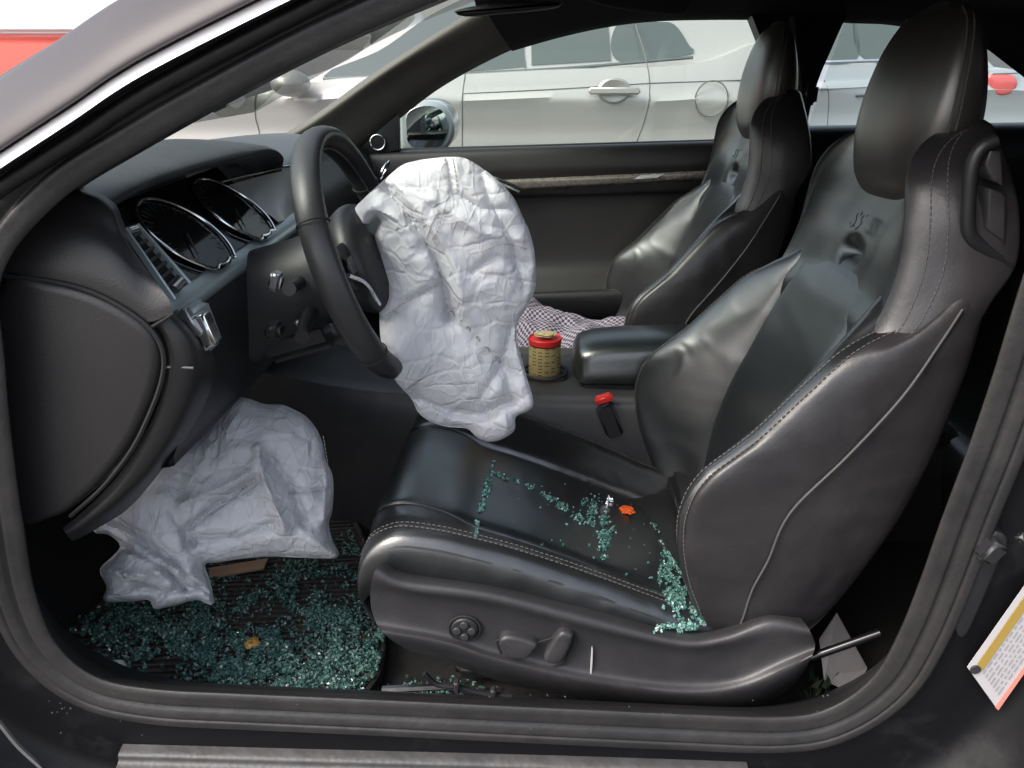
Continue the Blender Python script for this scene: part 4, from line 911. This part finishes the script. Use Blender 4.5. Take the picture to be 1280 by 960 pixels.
# sticker on the door jamb, right edge
def quad(name, pts, Y, m, par, d=.0006): 
    P4 = [at(x, y, Y) for x, y in pts]; P5 = [p+D(0, d, 0) for p in P4]; n = len(P4)
    return mesh_obj(name, P4+P5, [tuple(range(n)), tuple(range(2*n-1, n-1, -1))]+[(i, (i+1) % n, n+(i+1) % n, n+i) for i in range(n)], m, par, smooth=False)
YQ = -.004
st_ = quad('sticker', [(1209, 834), (1299, 706), (1336, 762), (1247, 887)], YQ, mat('label_paper', (.46, .44, .45), .5), car)
quad('yellow_band', [(1222, 830), (1299, 720), (1305, 729), (1228, 839)], YQ-.0012, mat('ochre_band', (.33, .22, .05), .5), st_)
V = []; Fc = []
ux, uy = (1299-1209)/156., (706-834)/156.; vx_, vy_ = (1247-1209)/65., (887-834)/65.
for k in range(7):
    s0 = 12
    while s0 < 145:
        ln = random.uniform(4, 14); t0 = 22+k*5.3
        c = [(1209+ux*s+vx_*t, 834+uy*s+vy_*t) for s, t in ((s0, t0), (s0+ln, t0), (s0+ln, t0+1.3), (s0, t0+1.3))]
        if not (s0+ln > 150):
            P4 = [at(x, y, YQ-.0012) for x, y in c]; Fc.append(tuple(len(V)+i for i in range(4))); V += P4
        s0 += ln+random.uniform(2, 4)
mesh_obj('printed_lines', V, Fc, mat('print_grey', (.25, .25, .27), .6), st_, smooth=False, kind='stuff')
sc_ = at(1220, 838, YQ-.002)
slab('round_seal', [(sc_[0]+.006*math.cos(a), sc_[2]+.006*math.sin(a)) for a in np.linspace(0, 2*math.pi, 13)[:-1]], YQ-.002, YQ, M['plastic'], st_, rnd=.0004, seg=1)
quad('red_edge', [(1244, 884), (1333, 759), (1336, 763), (1248, 888)], YQ-.0012, mat('pale_red_print', (.6, .25, .2), .5), st_)
# latch striker and jamb hardware
lt = pslab('latch_striker', [(1195, 770), (1228, 690), (1244, 665), (1262, 676), (1250, 705), (1212, 790), (1198, 796)], -.002, .02, M['dark'], car, rnd=.004)
box('striker_bolt', at(1238, 688, -.01), (.02, .02, .026), M['dark'], lt, rot=rotm('Y', 30), bev=.004)
box('striker_bolt', at(1277, 672, -.005), (.012, .012, .012), M['plastic'], lt, bev=.005)
# curved trim edge, bottom left
tube('trim_edge', line([(-20, 880), (0, 905), (22, 932), (48, 956), (80, 985)], -.06), .003, M['chrome'], car, smoothn=20, n=6)

# far door mirror of the black coupe
ml = at(530, 158, 1.6)
mo = [(499, 160), (500, 138), (520, 128), (545, 128), (560, 138), (568, 158), (564, 178), (550, 190), (520, 190), (502, 186)]
mir = pslab('door_mirror', mo, 1.60, 1.75, mat('mirror_housing', (.30, .33, .34), .25, coat=1), car, rnd=.015, seg=5)
pslab('mirror_glass', [(508, 160), (509, 142), (524, 133), (543, 133), (556, 142), (560, 158), (556, 174), (545, 185), (522, 186), (510, 178)], 1.597, 1.602, mat('mirror_silver', (.8, .85, .87), .03, metal=1), mir, rnd=.001)

# ================================================================== AIRBAGS
def inside(p, poly):
    x, y = p; c = False; n = len(poly); j = n-1
    for i in range(n):
        xi, yi = poly[i]; xj, yj = poly[j]
        if (yi > y) != (yj > y) and x < (xj-xi)*(y-yi)/(yj-yi)+xi: c = not c
        j = i
    return c
def polydist(P, poly):
    A = np.array(poly); B = np.roll(A, -1, 0); d = B-A; L2 = (d**2).sum(1)+1e-9
    P = np.array(P)[:, None, :]; t = np.clip(((P-A)*d).sum(2)/L2, 0, 1); pr = A+t[..., None]*d
    return np.sqrt(((P-pr)**2).sum(2)).min(1)
def limp_bag(name, outline, Yf, T, m, label, cat, creases=(), step=2.6, Rpx=70, wamp=.006, seed=0, back=.35, n_out=220):
    """closed fabric bag: outline traced at its own distance, given real thickness, sagging folds and crumples"""
    rnd = random.Random(int(seed*10)); waves = []
    for k in range(11):
        th = rnd.uniform(0, math.pi); lam = rnd.choice((64, 48, 38, 30, 24, 18, 14, 11)); waves.append((math.cos(th), math.sin(th), lam, rnd.random(), wamp*.0075, rnd.uniform(0, 60)))
    O = crv(outline, n_out, True)
    # ragged hem
    xs = np.arange(O[:, 0].min(), O[:, 0].max(), step); yv = np.arange(O[:, 1].min(), O[:, 1].max(), step)
    pts = []
    for i, y in enumerate(yv):
        for x in xs: pts.append((x+(step/2 if i % 2 else 0), y))
    pl = [tuple(p) for p in O]
    pts = [p for p in pts if inside(p, pl)]
    dd = polydist(pts, O); pts = [p for p, d_ in zip(pts, dd) if d_ > step*.7]
    allp = pl+pts
    V2, E2, F2, *_ = delaunay_2d_cdt([Vector(p) for p in allp], [(i, (i+1) % n_out) for i in range(n_out)], [list(range(n_out))], 1, 1e-4)
    V2 = np.array([(v.x, v.y) for v in V2]); dist = polydist(V2, O); front = []; backv = []
    def fold(x, y):
        h = 0
        for pth, wd, dp in creases:
            d_ = seg_dist((x, y), pth); h += dp*1.15*math.exp(-(abs(d_)/wd)**1.25)
        for (cx_, sx_, lam, ph, am, o_) in waves:
            wp = noise.noise(Vector((x/48., y/48., o_)))*16+noise.noise(Vector((x/19., y/19., o_+5)))*4
            u = ((cx_*x+sx_*y+wp)/lam+ph) % 1.0
            tri = abs(u-.5)*4-1
            mk = max(0, min(1, (noise.noise(Vector((x/42., y/42., o_+20)))+.16)*3.2))
            h += am*lam*tri*mk*(.6+.4*noise.noise(Vector((x/30., y/30., o_+31))))
        return h+wamp*1.5*noise.noise(Vector((x/60., y/60., seed)))
    for (x, y), d_ in zip(V2, dist):
        t = min(1, d_/Rpx); prof = math.sqrt(max(0, 1-(1-t)**2)); edge = min(1, d_/8)
        Y = Yf(x, y); f = fold(x, y)*(.3+.7*edge)
        front.append(at(x, y, Y-T*prof-f)); bp = at(x, y, Y); backv.append(bp+np.array([0, T*back*prof+wamp*.5*noise.noise(Vector((x/40, y/40, seed+9))), 0]))
    n = len(V2); V = front+backv; bnd = set(range(n_out))
    Fc = [tuple(f) for f in F2]+[tuple(i+n for i in f[::-1]) for f in F2]
    # stitch rims
    Fc += [(i, (i+1) % n_out, (i+1) % n_out+n, i+n) for i in range(n_out)]
    o = mesh_obj(name, V, Fc, m, None, weld=False)
    tag(o, label, cat); return o, fold
def seg_dist(p, pth):
    A = np.array(pth[:-1], float); B = np.array(pth[1:], float); d = B-A; P = np.array(p, float)
    t = np.clip(((P-A)*d).sum(1)/((d**2).sum(1)+1e-9), 0, 1); pr = A+t[:, None]*d
    return float(np.sqrt(((P-pr)**2).sum(1)).min())

o1 = [(443, 262), (456, 247), (470, 234), (500, 208), (520, 201), (540, 198), (560, 196), (582, 198), (605, 212), (625, 228), (642, 247), (652, 268), (662, 290), (668, 315), (670, 345), (668, 364), (658, 384), (648, 402), (646, 420), (650, 440), (658, 470), (667, 503), (660, 514), (645, 521), (643, 538), (627, 549), (610, 552), (596, 547), (584, 536), (560, 533), (540, 528), (523, 516), (514, 498), (493, 474), (481, 448), (475, 415), (475, 385), (478, 350), (474, 320), (468, 296), (474, 280), (472, 273), (465, 275), (457, 290), (453, 312), (448, 306), (445, 280)]
cr1 = [([(478, 232), (500, 258), (525, 290), (545, 325), (556, 365), (562, 395)], 11, -.036), ([(492, 228), (520, 262), (550, 300), (570, 340), (578, 390)], 10, .012), ([(470, 262), (500, 275), (530, 305), (545, 345)], 10, .012), ([(562, 395), (580, 420), (610, 450), (640, 470)], 13, -.008),
       ([(520, 498), (560, 515), (600, 520), (640, 500)], 8, -.020), ([(530, 505), (565, 526), (600, 530)], 6, .008), ([(610, 520), (600, 500), (625, 460)], 8, -.010), ([(545, 360), (500, 380), (482, 400)], 6, -.008), ([(600, 205), (612, 250), (640, 300), (655, 360)], 8, -.010), ([(560, 200), (566, 240), (600, 260), (640, 262)], 5, -.006), ([(540, 250), (600, 290), (650, 300)], 9, .006), ([(590, 340), (620, 320), (660, 330)], 5, -.007), ([(640, 410), (630, 450), (640, 500)], 8, -.012)]
ab, fold1 = limp_bag('airbag', o1, lambda x, y: .335+.02*((y-370)/180.)-.025*((x-560)/110.)-.085*math.exp(-((x-478)/50.)**2-((y-458)/65.)**2), .038, M['nylon'], 'white deflated driver airbag hanging from the steering wheel hub', 'airbag', cr1, Rpx=80, wamp=.0045, seed=1.3)
o2 = [(112, 640), (130, 622), (160, 590), (194, 557), (214, 546), (236, 538), (258, 515), (278, 499), (294, 496), (312, 499), (331, 505), (352, 506), (369, 513), (384, 522), (396, 537), (404, 556), (407, 575), (415, 592), (417, 612), (415, 640), (411, 655), (415, 675), (423, 696), (400, 698), (381, 697), (350, 695), (319, 697), (297, 699), (275, 703), (256, 706), (262, 728), (267, 755), (245, 750), (222, 756), (194, 761), (187, 750), (165, 752), (130, 751), (133, 734), (125, 712), (140, 696), (150, 682), (135, 668), (118, 664)]
cr2 = [([(118, 650), (150, 662), (180, 680), (215, 700), (265, 745)], 7, -.016), ([(150, 690), (190, 700), (235, 715), (262, 740)], 7, .014), ([(150, 683), (200, 705), (230, 735)], 5, -.016), ([(322, 560), (330, 600), (355, 660)], 8, .014), ([(335, 570), (365, 610), (380, 650)], 9, -.016), ([(320, 600), (280, 625), (235, 660)], 6, -.014), ([(315, 590), (270, 612), (225, 630)], 6, .010),
       ([(225, 600), (215, 640), (240, 680)], 8, -.008), ([(280, 500), (262, 530), (220, 560)], 6, -.010), ([(365, 615), (412, 612)], 4, -.008), ([(235, 678), (300, 672), (340, 655)], 6, -.010), ([(400, 545), (408, 600), (405, 650)], 4, .006), ([(200, 715), (165, 720), (135, 712)], 6, .012), ([(170, 735), (210, 740), (250, 735)], 5, -.012)]
kb, fold2 = limp_bag('airbag', o2, lambda x, y: .33-.165*((y-496)/260.)-.03*(260-x)/150., .05, M['nylon2'], 'greyish deflated knee airbag drooping under the dashboard onto the mat', 'airbag', cr2, Rpx=60, wamp=.0055, seed=4.1)
# seams and printing on the bags, projected on the folded front
def on_bag(fn, Yf, T, O, Rpx, p, lift=.0016):
    d_ = float(polydist([p], crv(O, 220, True))[0]); t = min(1, d_/Rpx); prof = math.sqrt(max(0, 1-(1-t)**2)); edge = min(1, d_/8)
    return at(p[0], p[1], Yf(*p)-T*prof-fn(*p)*(.3+.7*edge)-lift)
Y1f = lambda x, y: .335+.02*((y-370)/180.)-.025*((x-560)/110.)-.085*math.exp(-((x-478)/50.)**2-((y-458)/65.)**2); Y2f = lambda x, y: .33-.165*((y-496)/260.)-.03*(260-x)/150.
def bag_seam(obj, fn, Yf, T, O, Rpx, pth, m, par):
    P = crv(pth, int(12+len(pth)*14)); path = [on_bag(fn, Yf, T, O, Rpx, tuple(p)) for p in P]
    stitches('seam_stitching', np.array(path), m, par, step=.006, ln=.004, r=.0006)
for pth in ([(556, 198), (560, 220), (563, 245)], [(566, 198), (570, 222), (572, 245)], [(548, 262), (540, 280), (532, 300)], [(556, 262), (548, 285), (540, 300)], [(508, 372), (530, 364), (548, 356)], [(482, 395), (500, 382), (520, 372)], [(600, 315), (630, 305), (660, 312)]):
    bag_seam(ab, fold1, Y1f, .038, o1, 80, pth, M['thread_red'], ab)
for pth in ([(150, 655), (152, 640), (156, 600)], [(322, 520), (335, 522), (365, 525)], [(330, 535), (350, 540), (372, 542)], [(404, 545), (408, 570), (412, 600), (412, 640)], [(360, 616), (385, 616), (410, 610)], [(395, 540), (400, 580), (404, 612)]):
    bag_seam(kb, fold2, Y2f, .05, o2, 60, pth, M['thread_red'], kb)
# printed capitals along the diagonal of the driver bag
cu = bpy.data.curves.new('t', 'FONT'); cu.body = 'AIRBAG'; cu.size = 6; cu.space_character = 1.9; cu.align_x = 'LEFT'
to = bpy.data.objects.new('tmp', cu); COL.objects.link(to); me = bpy.data.meshes.new_from_object(to.evaluated_get(bpy.context.evaluated_depsgraph_get())); bpy.data.objects.remove(to)
wdt = max(v.co.x for v in me.vertices); Ltot = math.hypot(64, 66); V = []
for v in me.vertices:
    s = v.co.x/wdt*Ltot; t = v.co.y*.85; ux_, uy_ = 64/Ltot, 66/Ltot
    V.append(on_bag(fold1, Y1f, .038, o1, 80, (561+ux_*s+uy_*t, 388+uy_*s-ux_*t), .0016))
mesh_obj('printed_text', V, [tuple(p.vertices) for p in me.polygons], M['ink'], ab, smooth=False)

# ================================================================== LOOSE THINGS
# floor mat, ribbed
MZ = -.135
mo_ = [atz(x, y, MZ) for x, y in ((85, 850), (90, 790), (150, 735), (240, 690), (330, 655), (430, 640), (462, 690), (474, 740), (482, 790), (478, 835), (460, 866), (430, 900), (250, 890), (130, 880))]
MO = crv([(p[0], p[1]) for p in mo_], 120, True); n = len(MO)
cM = MO.mean(0)
V = [(p[0], p[1], MZ-.014) for p in MO]+[(p[0], p[1], MZ+.002) for p in MO]+[tuple(cM+(p-cM)*.985)+(MZ+.004,) for p in MO]+[tuple(cM+(p-cM)*.965)+(MZ,) for p in MO]
Fc = gfaces(4, n, wrapu=True)+[tuple(3*n+j for j in range(n))]
mat_m = mat('mat_rubber', (.020, .018, .017), .65, bump=.4, bscale=200, var=.3, vscale=15, dust=(.05, .042, .036), dscale=12, dthr=.55)
matt = mesh_obj('floor_mat', V, Fc, mat_m); tag(matt, 'black ribbed floor mat in the footwell, strewn with green broken glass', 'floor mat')
V = []; Fc = []; plm = [tuple(cM+(p-cM)*.95) for p in MO]
for k in range(-40, 40):
    y = cM[1]+k*.0125; seg = []
    for x in np.arange(MO[:, 0].min(), MO[:, 0].max(), .008):
        yy = y+.10*(x-cM[0])
        if inside((x, yy), plm): seg.append((x, yy, MZ+.0015))
        elif len(seg) > 2:
            v, f = tube_vf(seg, .0035, 5, base=len(V)); V += v; Fc += f; seg = []
        else: seg = []
    if len(seg) > 2: v, f = tube_vf(seg, .0035, 5, base=len(V)); V += v; Fc += f
mesh_obj('mat_ribs', V, Fc, mat_m, matt, kind='stuff')

def shards(name, pts, label, smin=.0022, smax=.0055, tones=((.085, .19, .165), (.19, .33, .295), (.04, .10, .088))):
    V = []; Fc = []; C_ = []
    for p in pts:
        s = random.uniform(smin, smax); rot = np.array(Matrix.Rotation(random.uniform(0, 6.28), 3, Vector((random.gauss(0, 1), random.gauss(0, 1), random.gauss(0, 1)+.01)).normalized()))
        v, f = boxvf((0, 0, 0), (s*random.uniform(.8, 1.5), s*random.uniform(.7, 1.2), s*random.uniform(.5, .9)), rot)
        v = [np.array(p)+q_*random.uniform(.75, 1.15) for q_ in v]
        t = random.random(); c = tones[0] if t < .5 else tones[1] if t < .85 else tones[2]
        if random.random() < .025: c = (.5, .62, .58)
        b = len(V); V += v; Fc += [tuple(i+b for i in g) for g in f]; C_ += [c]*8
    o = mesh_obj(name, V, Fc, M['crumbs'], smooth=False)
    ca = o.data.color_attributes.new('tone', 'FLOAT_COLOR', 'POINT')
    ca.data.foreach_set('color', np.array([(*c, 1) for c in C_], dtype=np.float32).ravel())
    tag(o, label, 'glass fragments', kind='stuff'); return o
# piles on the mat: centre px, radii px, number
G0 = [((425, 800), (55, 50), 2600), ((390, 845), (80, 22), 1500), ((300, 848), (70, 14), 900), ((270, 820), (50, 30), 700), ((190, 780), (55, 28), 900), ((150, 810), (45, 30), 700), ((225, 790), (40, 25), 400), ((340, 825), (60, 26), 1000),
      ((300, 770), (90, 40), 380), ((400, 720), (60, 30), 160), ((450, 700), (30, 40), 90), ((340, 740), (70, 30), 130)]
pts = []
plm2 = [tuple(cM+(p-cM)*.985) for p in MO]
for (cx, cy), (sx, sy), num in G0:
    k = 0; tries = 0
    num = int(num*2.0)
    while k < num and tries < num*12:
        tries += 1
        x, y = random.gauss(cx, sx*.55), random.gauss(cy, sy*.55)
        if y > 872: continue
        nz = noise.noise(Vector((x/30., y/16., 3.3)))+.5*noise.noise(Vector((x/11., y/8., 1.3)))
        # dark scuffed gaps, heel pads and furrows where the mat shows through
        if nz < .07 and random.random() < .93: continue
        p = atz(x, y, MZ)
        if not inside((p[0], p[1]), plm2): continue
        pts.append((p[0], p[1], MZ+.005+abs(random.gauss(0, .0045))*(1+nz))); k += 1
for k in range(60):
    t = random.random(); p = atz(385-130*t+random.gauss(0, 4), 690+110*t+random.gauss(0, 3), MZ); pts.append((p[0], p[1], MZ+.006))
shards('broken_glass', pts, 'green crumbs of broken window glass spread over the floor mat', .0015, .0044)
# crumbs on the driver cushion: cast down on the seat mesh
bpy.context.view_layer.update()
dgp = bpy.context.evaluated_depsgraph_get()
def ray(px, py, maxd=3):
    d = FW*F+RT*(px-640)+UP*(480-py); d = Vector(d).normalized()
    hit, loc, nr, idx, ob, mw = scene.ray_cast(dgp, Vector(CAM)+d*.3, d, distance=maxd); return (loc, nr, ob) if hit else (None, None, None)
def scatter_path(path, wd, num):
    P = crv(path, 60)
    for _ in range(int(num*2.2)):
        t = random.randrange(60); w0 = wd[0]+(wd[1]-wd[0])*t/59; x, y = P[t][0]+random.gauss(0, w0), P[t][1]+random.gauss(0, w0*.8)
        if noise.noise(Vector((x/9., y/9., 7.7))) < -.12: continue
        loc, nr, ob = ray(x, y)
        if loc is None or ob is None or not (ob.name.startswith('cushion') or ob.name.startswith('side_trim')): continue
        sp_.append(tuple(np.array(loc)+np.array(nr)*abs(random.gauss(.001, .0015))))
sp_ = []
scatter_path([(612, 572), (612, 600), (603, 630), (597, 670)], (2.5, 2), 170)
scatter_path([(618, 592), (660, 608), (700, 632), (735, 655), (752, 662)], (1, 4), 190)
scatter_path([(735, 628), (750, 650), (756, 675), (756, 698)], (6, 3), 260)
scatter_path([(752, 660), (770, 664)], (3, 3), 40)
scatter_path([(832, 646), (838, 680), (838, 715), (842, 742), (862, 768)], (5, 7), 620)
scatter_path([(835, 720), (850, 735)], (8, 8), 260)
scatter_path([(866, 762), (884, 782)], (4, 2), 60)
scatter_path([(825, 785), (868, 784)], (4, 3), 130)
scatter_path([(818, 655), (828, 660)], (4, 4), 30)
for _ in range(70):
    x, y = random.uniform(640, 850), random.uniform(600, 740); loc, nr, ob = ray(x, y)
    if loc and ob.name.startswith('cushion') and not ob.name.startswith('cushion_bolster'): sp_.append(tuple(np.array(loc)+np.array(nr)*.001))
if sp_: shards('broken_glass', sp_, 'green crumbs of broken window glass lying in the seams of the driver cushion', .0016, .0040, tones=((.09, .23, .20), (.21, .40, .35), (.045, .13, .115)))

def crumple(name, c, s, m, label, cat, seed=0, flat=.5):
    V = []; n1, n2 = 12, 16
    for i in range(n1+1):
        for k in range(n2):
            t = math.pi*i/n1; a = 2*math.pi*k/n2; d = Vector((math.sin(t)*math.cos(a), math.sin(t)*math.sin(a), math.cos(t)))
            r = 1+.45*noise.noise(d*2+Vector((seed, 0, 0)))+.25*noise.noise(d*5+Vector((seed, 3, 0)))
            V.append(np.array(c)+np.array([d.x*s[0], d.y*s[1], d.z*s[2]])*r)
    o = mesh_obj(name, V, gfaces(n1+1, n2, wrapu=True), m, smooth=False); tag(o, label, cat); return o
def seatpt(x, y, dz=.004):
    loc, nr, ob = ray(x, y); return (np.array(loc)+D(0, 0, dz)) if loc else at(x, y, .36)
crumple('orange_peel', seatpt(783, 640), (.013, .011, .004), M['orange'], 'small orange scrap lying on the driver cushion', 'scrap', 2)
crumple('foil_wrapper', seatpt(762, 632, .006), (.007, .007, .010), M['foil'], 'tiny crumpled silver foil next to the orange scrap on the cushion', 'wrapper', 5)
crumple('amber_scrap', atz(316, 804, MZ+.014), (.012, .010, .006), M['amber'], 'amber scrap among the green glass on the floor mat', 'scrap', 8)
cd_ = atz(141, 838, MZ+.010)
cap_ = mesh_obj('bottle_cap', [cd_+np.array([.019*r_*math.cos(a), .019*r_*math.sin(a), h]) for r_, h in ((1, -.003), (1, .003), (.85, .005), (.1, .0045)) for a in np.linspace(0, 2*math.pi, 25)[:-1]], gfaces(4, 24, wrapu=True), mat('pale_disc', (.55, .62, .64), .4, var=.35, vscale=90)); tag(cap_, 'pale round disc lying at the sill end of the floor mat', 'disc')
V = []; Fc = []
for k in range(60):
    x, y = (random.uniform(60, 1050), random.uniform(868, 915)) if k % 3 else (random.gauss(110, 30), random.gauss(878, 9))
    p = at(x, y+ (0 if x > 200 else 4), -.004); sz = random.choice((.0005, .0007, .0009, .0012)); v, f = boxvf(p, (sz*1.5, sz, sz), rotm('Y', random.uniform(0, 90)), base=len(V)); V += v; Fc += f
tag(mesh_obj('grit', V, Fc, mat('pale_grit', (.08, .078, .075), .8), smooth=False), 'pale grit and dust specks on the door sill', 'grit', kind='stuff')
V = [(p[0], p[1], -.152) for p in [atz(random.gauss(530, 30), random.gauss(862, 7), -.15) for _ in range(260)]]
shards('broken_glass', V, 'few glass crumbs on the carpet under the front corner of the driver seat', .0015, .004)
p1 = [atz(x, y, MZ+.01) for x, y in ((262, 712), (335, 700), (330, 712), (262, 724))]
cb = mesh_obj('cardboard_scrap', p1+[p+D(0, 0, .004) for p in p1], [(3, 2, 1, 0), (4, 5, 6, 7), (0, 1, 5, 4), (1, 2, 6, 5), (2, 3, 7, 6), (3, 0, 4, 7)], M['board'], smooth=False); tag(cb, 'brown cardboard strip poking out under the knee airbag', 'cardboard')
# grey papers and weed behind the seat
def sheet(name, L, Yz, m, label, cat):
    P = [at(x, y, Yv) for x, y, Yv in L]; n = len(P); o = mesh_obj(name, P+[p+D(.001, .003, 0) for p in P], [tuple(range(n)), tuple(range(2*n-1, n-1, -1))]+[(i, (i+1) % n, n+(i+1) % n, n+i) for i in range(n)], m, smooth=False); tag(o, label, cat)
sheet('grey_paper', [(1024, 800, .2), (1046, 767, .22), (1084, 836, .2), (1066, 868, .15), (1030, 850, .15)], 0, M['paper'], 'grey sheet of paper on the floor behind the driver seat', 'paper')
V = []; Fc = []
for k in range(45):
    b = at(random.gauss(1020, 12), random.gauss(868, 10), .14+random.uniform(-.02, .04)); d_ = np.array([random.gauss(0, .012), random.gauss(0, .012), random.uniform(.006, .026)])
    wv = np.array([random.gauss(0, .002), .002, 0]); n0 = len(V); V += [b-wv, b+wv, b+d_*.6+wv*.8, b+d_]; Fc += [(n0, n0+1, n0+2, n0+3)]
tag(mesh_obj('weed', V, Fc, M['green'], smooth=False), 'dull green bits of weed on the floor behind the driver seat', 'weed', kind='stuff')

# drink can in the cup holder
cx0 = at(681, 442, .72); zt, zb = at(681, 421, .72)[2], .128; rr = .0315
prof = [(0.85, zb-.004), (1, zb+.004), (1, zt-.018), (1.0, zt-.014)]
def rev(prof, c, r, n=28): return [np.array([c[0]+r*a*math.cos(t), c[1]+r*a*math.sin(t), z]) for a, z in prof for t in np.linspace(0, 2*math.pi, n+1)[:-1]], gfaces(len(prof), n, wrapu=True)
gold = mat('printed_can_label', (.42, .30, .10), .45, metal=.2, col2=(.50, .42, .22), vscale=140)
can = mesh_obj('can', *rev(prof, cx0, rr), gold); tag(can, 'small gold can with a red lid band in the cup holder', 'can')
mesh_obj('red_band', *rev([(1.0, zt-.012), (1.03, zt-.011), (1.03, zt-.001), (1.0, zt), (.92, zt-.003), (.1, zt-.004)], cx0, rr), M['red'], can)
V = []; Fc = []
for k in range(9):
    z = zb+.012+k*.0068
    for t0 in np.arange(R(150), R(400), R(24)):
        if random.random() < .3: continue
        P0 = [np.array([cx0[0]+(rr+.0005)*math.cos(t), cx0[1]+(rr+.0005)*math.sin(t), zz]) for t, zz in ((t0, z), (t0+R(15), z), (t0+R(15), z+.0022), (t0, z+.0022))]
        Fc.append(tuple(len(V)+i for i in range(4))); V += P0
mesh_obj('printed_lines', V, Fc, mat('dark_print', (.10, .07, .04), .5), can, smooth=False, kind='stuff')
crumple('wrapper_scrap', cx0*np.array([1, 1, 0])+D(.0, 0, zt+.006), (.020, .015, .004), mat('yellow_wrapper', (.42, .34, .18), .4, bump=.5), 'crumpled yellowish scrap on top of the can', 'wrapper', 11)

# checked blanket bunched on the passenger seat
rowsb = []
for i, Yb in enumerate((.86, .92, 1.0, 1.1, 1.2)):
    rowsb.append([at(x, y, Yb) for x, y in [((628, 505), (650, 470), (690, 455), (730, 455), (790, 470)), ((632, 440), (660, 425), (700, 420), (740, 415), (790, 430)), ((636, 398), (665, 390), (705, 398), (745, 408), (790, 405)), ((638, 384), (664, 378), (705, 392), (750, 404), (790, 400)), ((640, 392), (664, 384), (705, 398), (750, 408), (790, 408))][i]])
G = grid(rowsb, 12, 12); nv, nu = G.shape[:2]
for i in range(nv):
    for j in range(nu): G[i, j, 2] += .020*noise.noise(Vector(G[i, j])*14)+.008*noise.noise(Vector(G[i, j])*34)
bl = mesh_obj('checked_blanket', np.concatenate([G.reshape(-1, 3), G.reshape(-1, 3)+D(0, .004, -.01)]), gfaces(nv, nu)+[tuple(i+nv*nu for i in f[::-1]) for f in gfaces(nv, nu)], M['check']); tag(bl, 'black and white checked blanket bunched on the passenger seat behind the can', 'blanket')
uvl = bl.data.uv_layers.new(name='uv')
for lp in bl.data.loops:
    vi = lp.vertex_index % (nv*nu); uvl.data[lp.index].uv = ((vi % nu)*.95, (vi//nu)*.95)
silver['group'] = car2['group'] = 'cars parked on the far side'
print('objects', len(bpy.data.objects), 'tris', sum(len(o.data.polygons) for o in bpy.data.objects if o.type == 'MESH'))
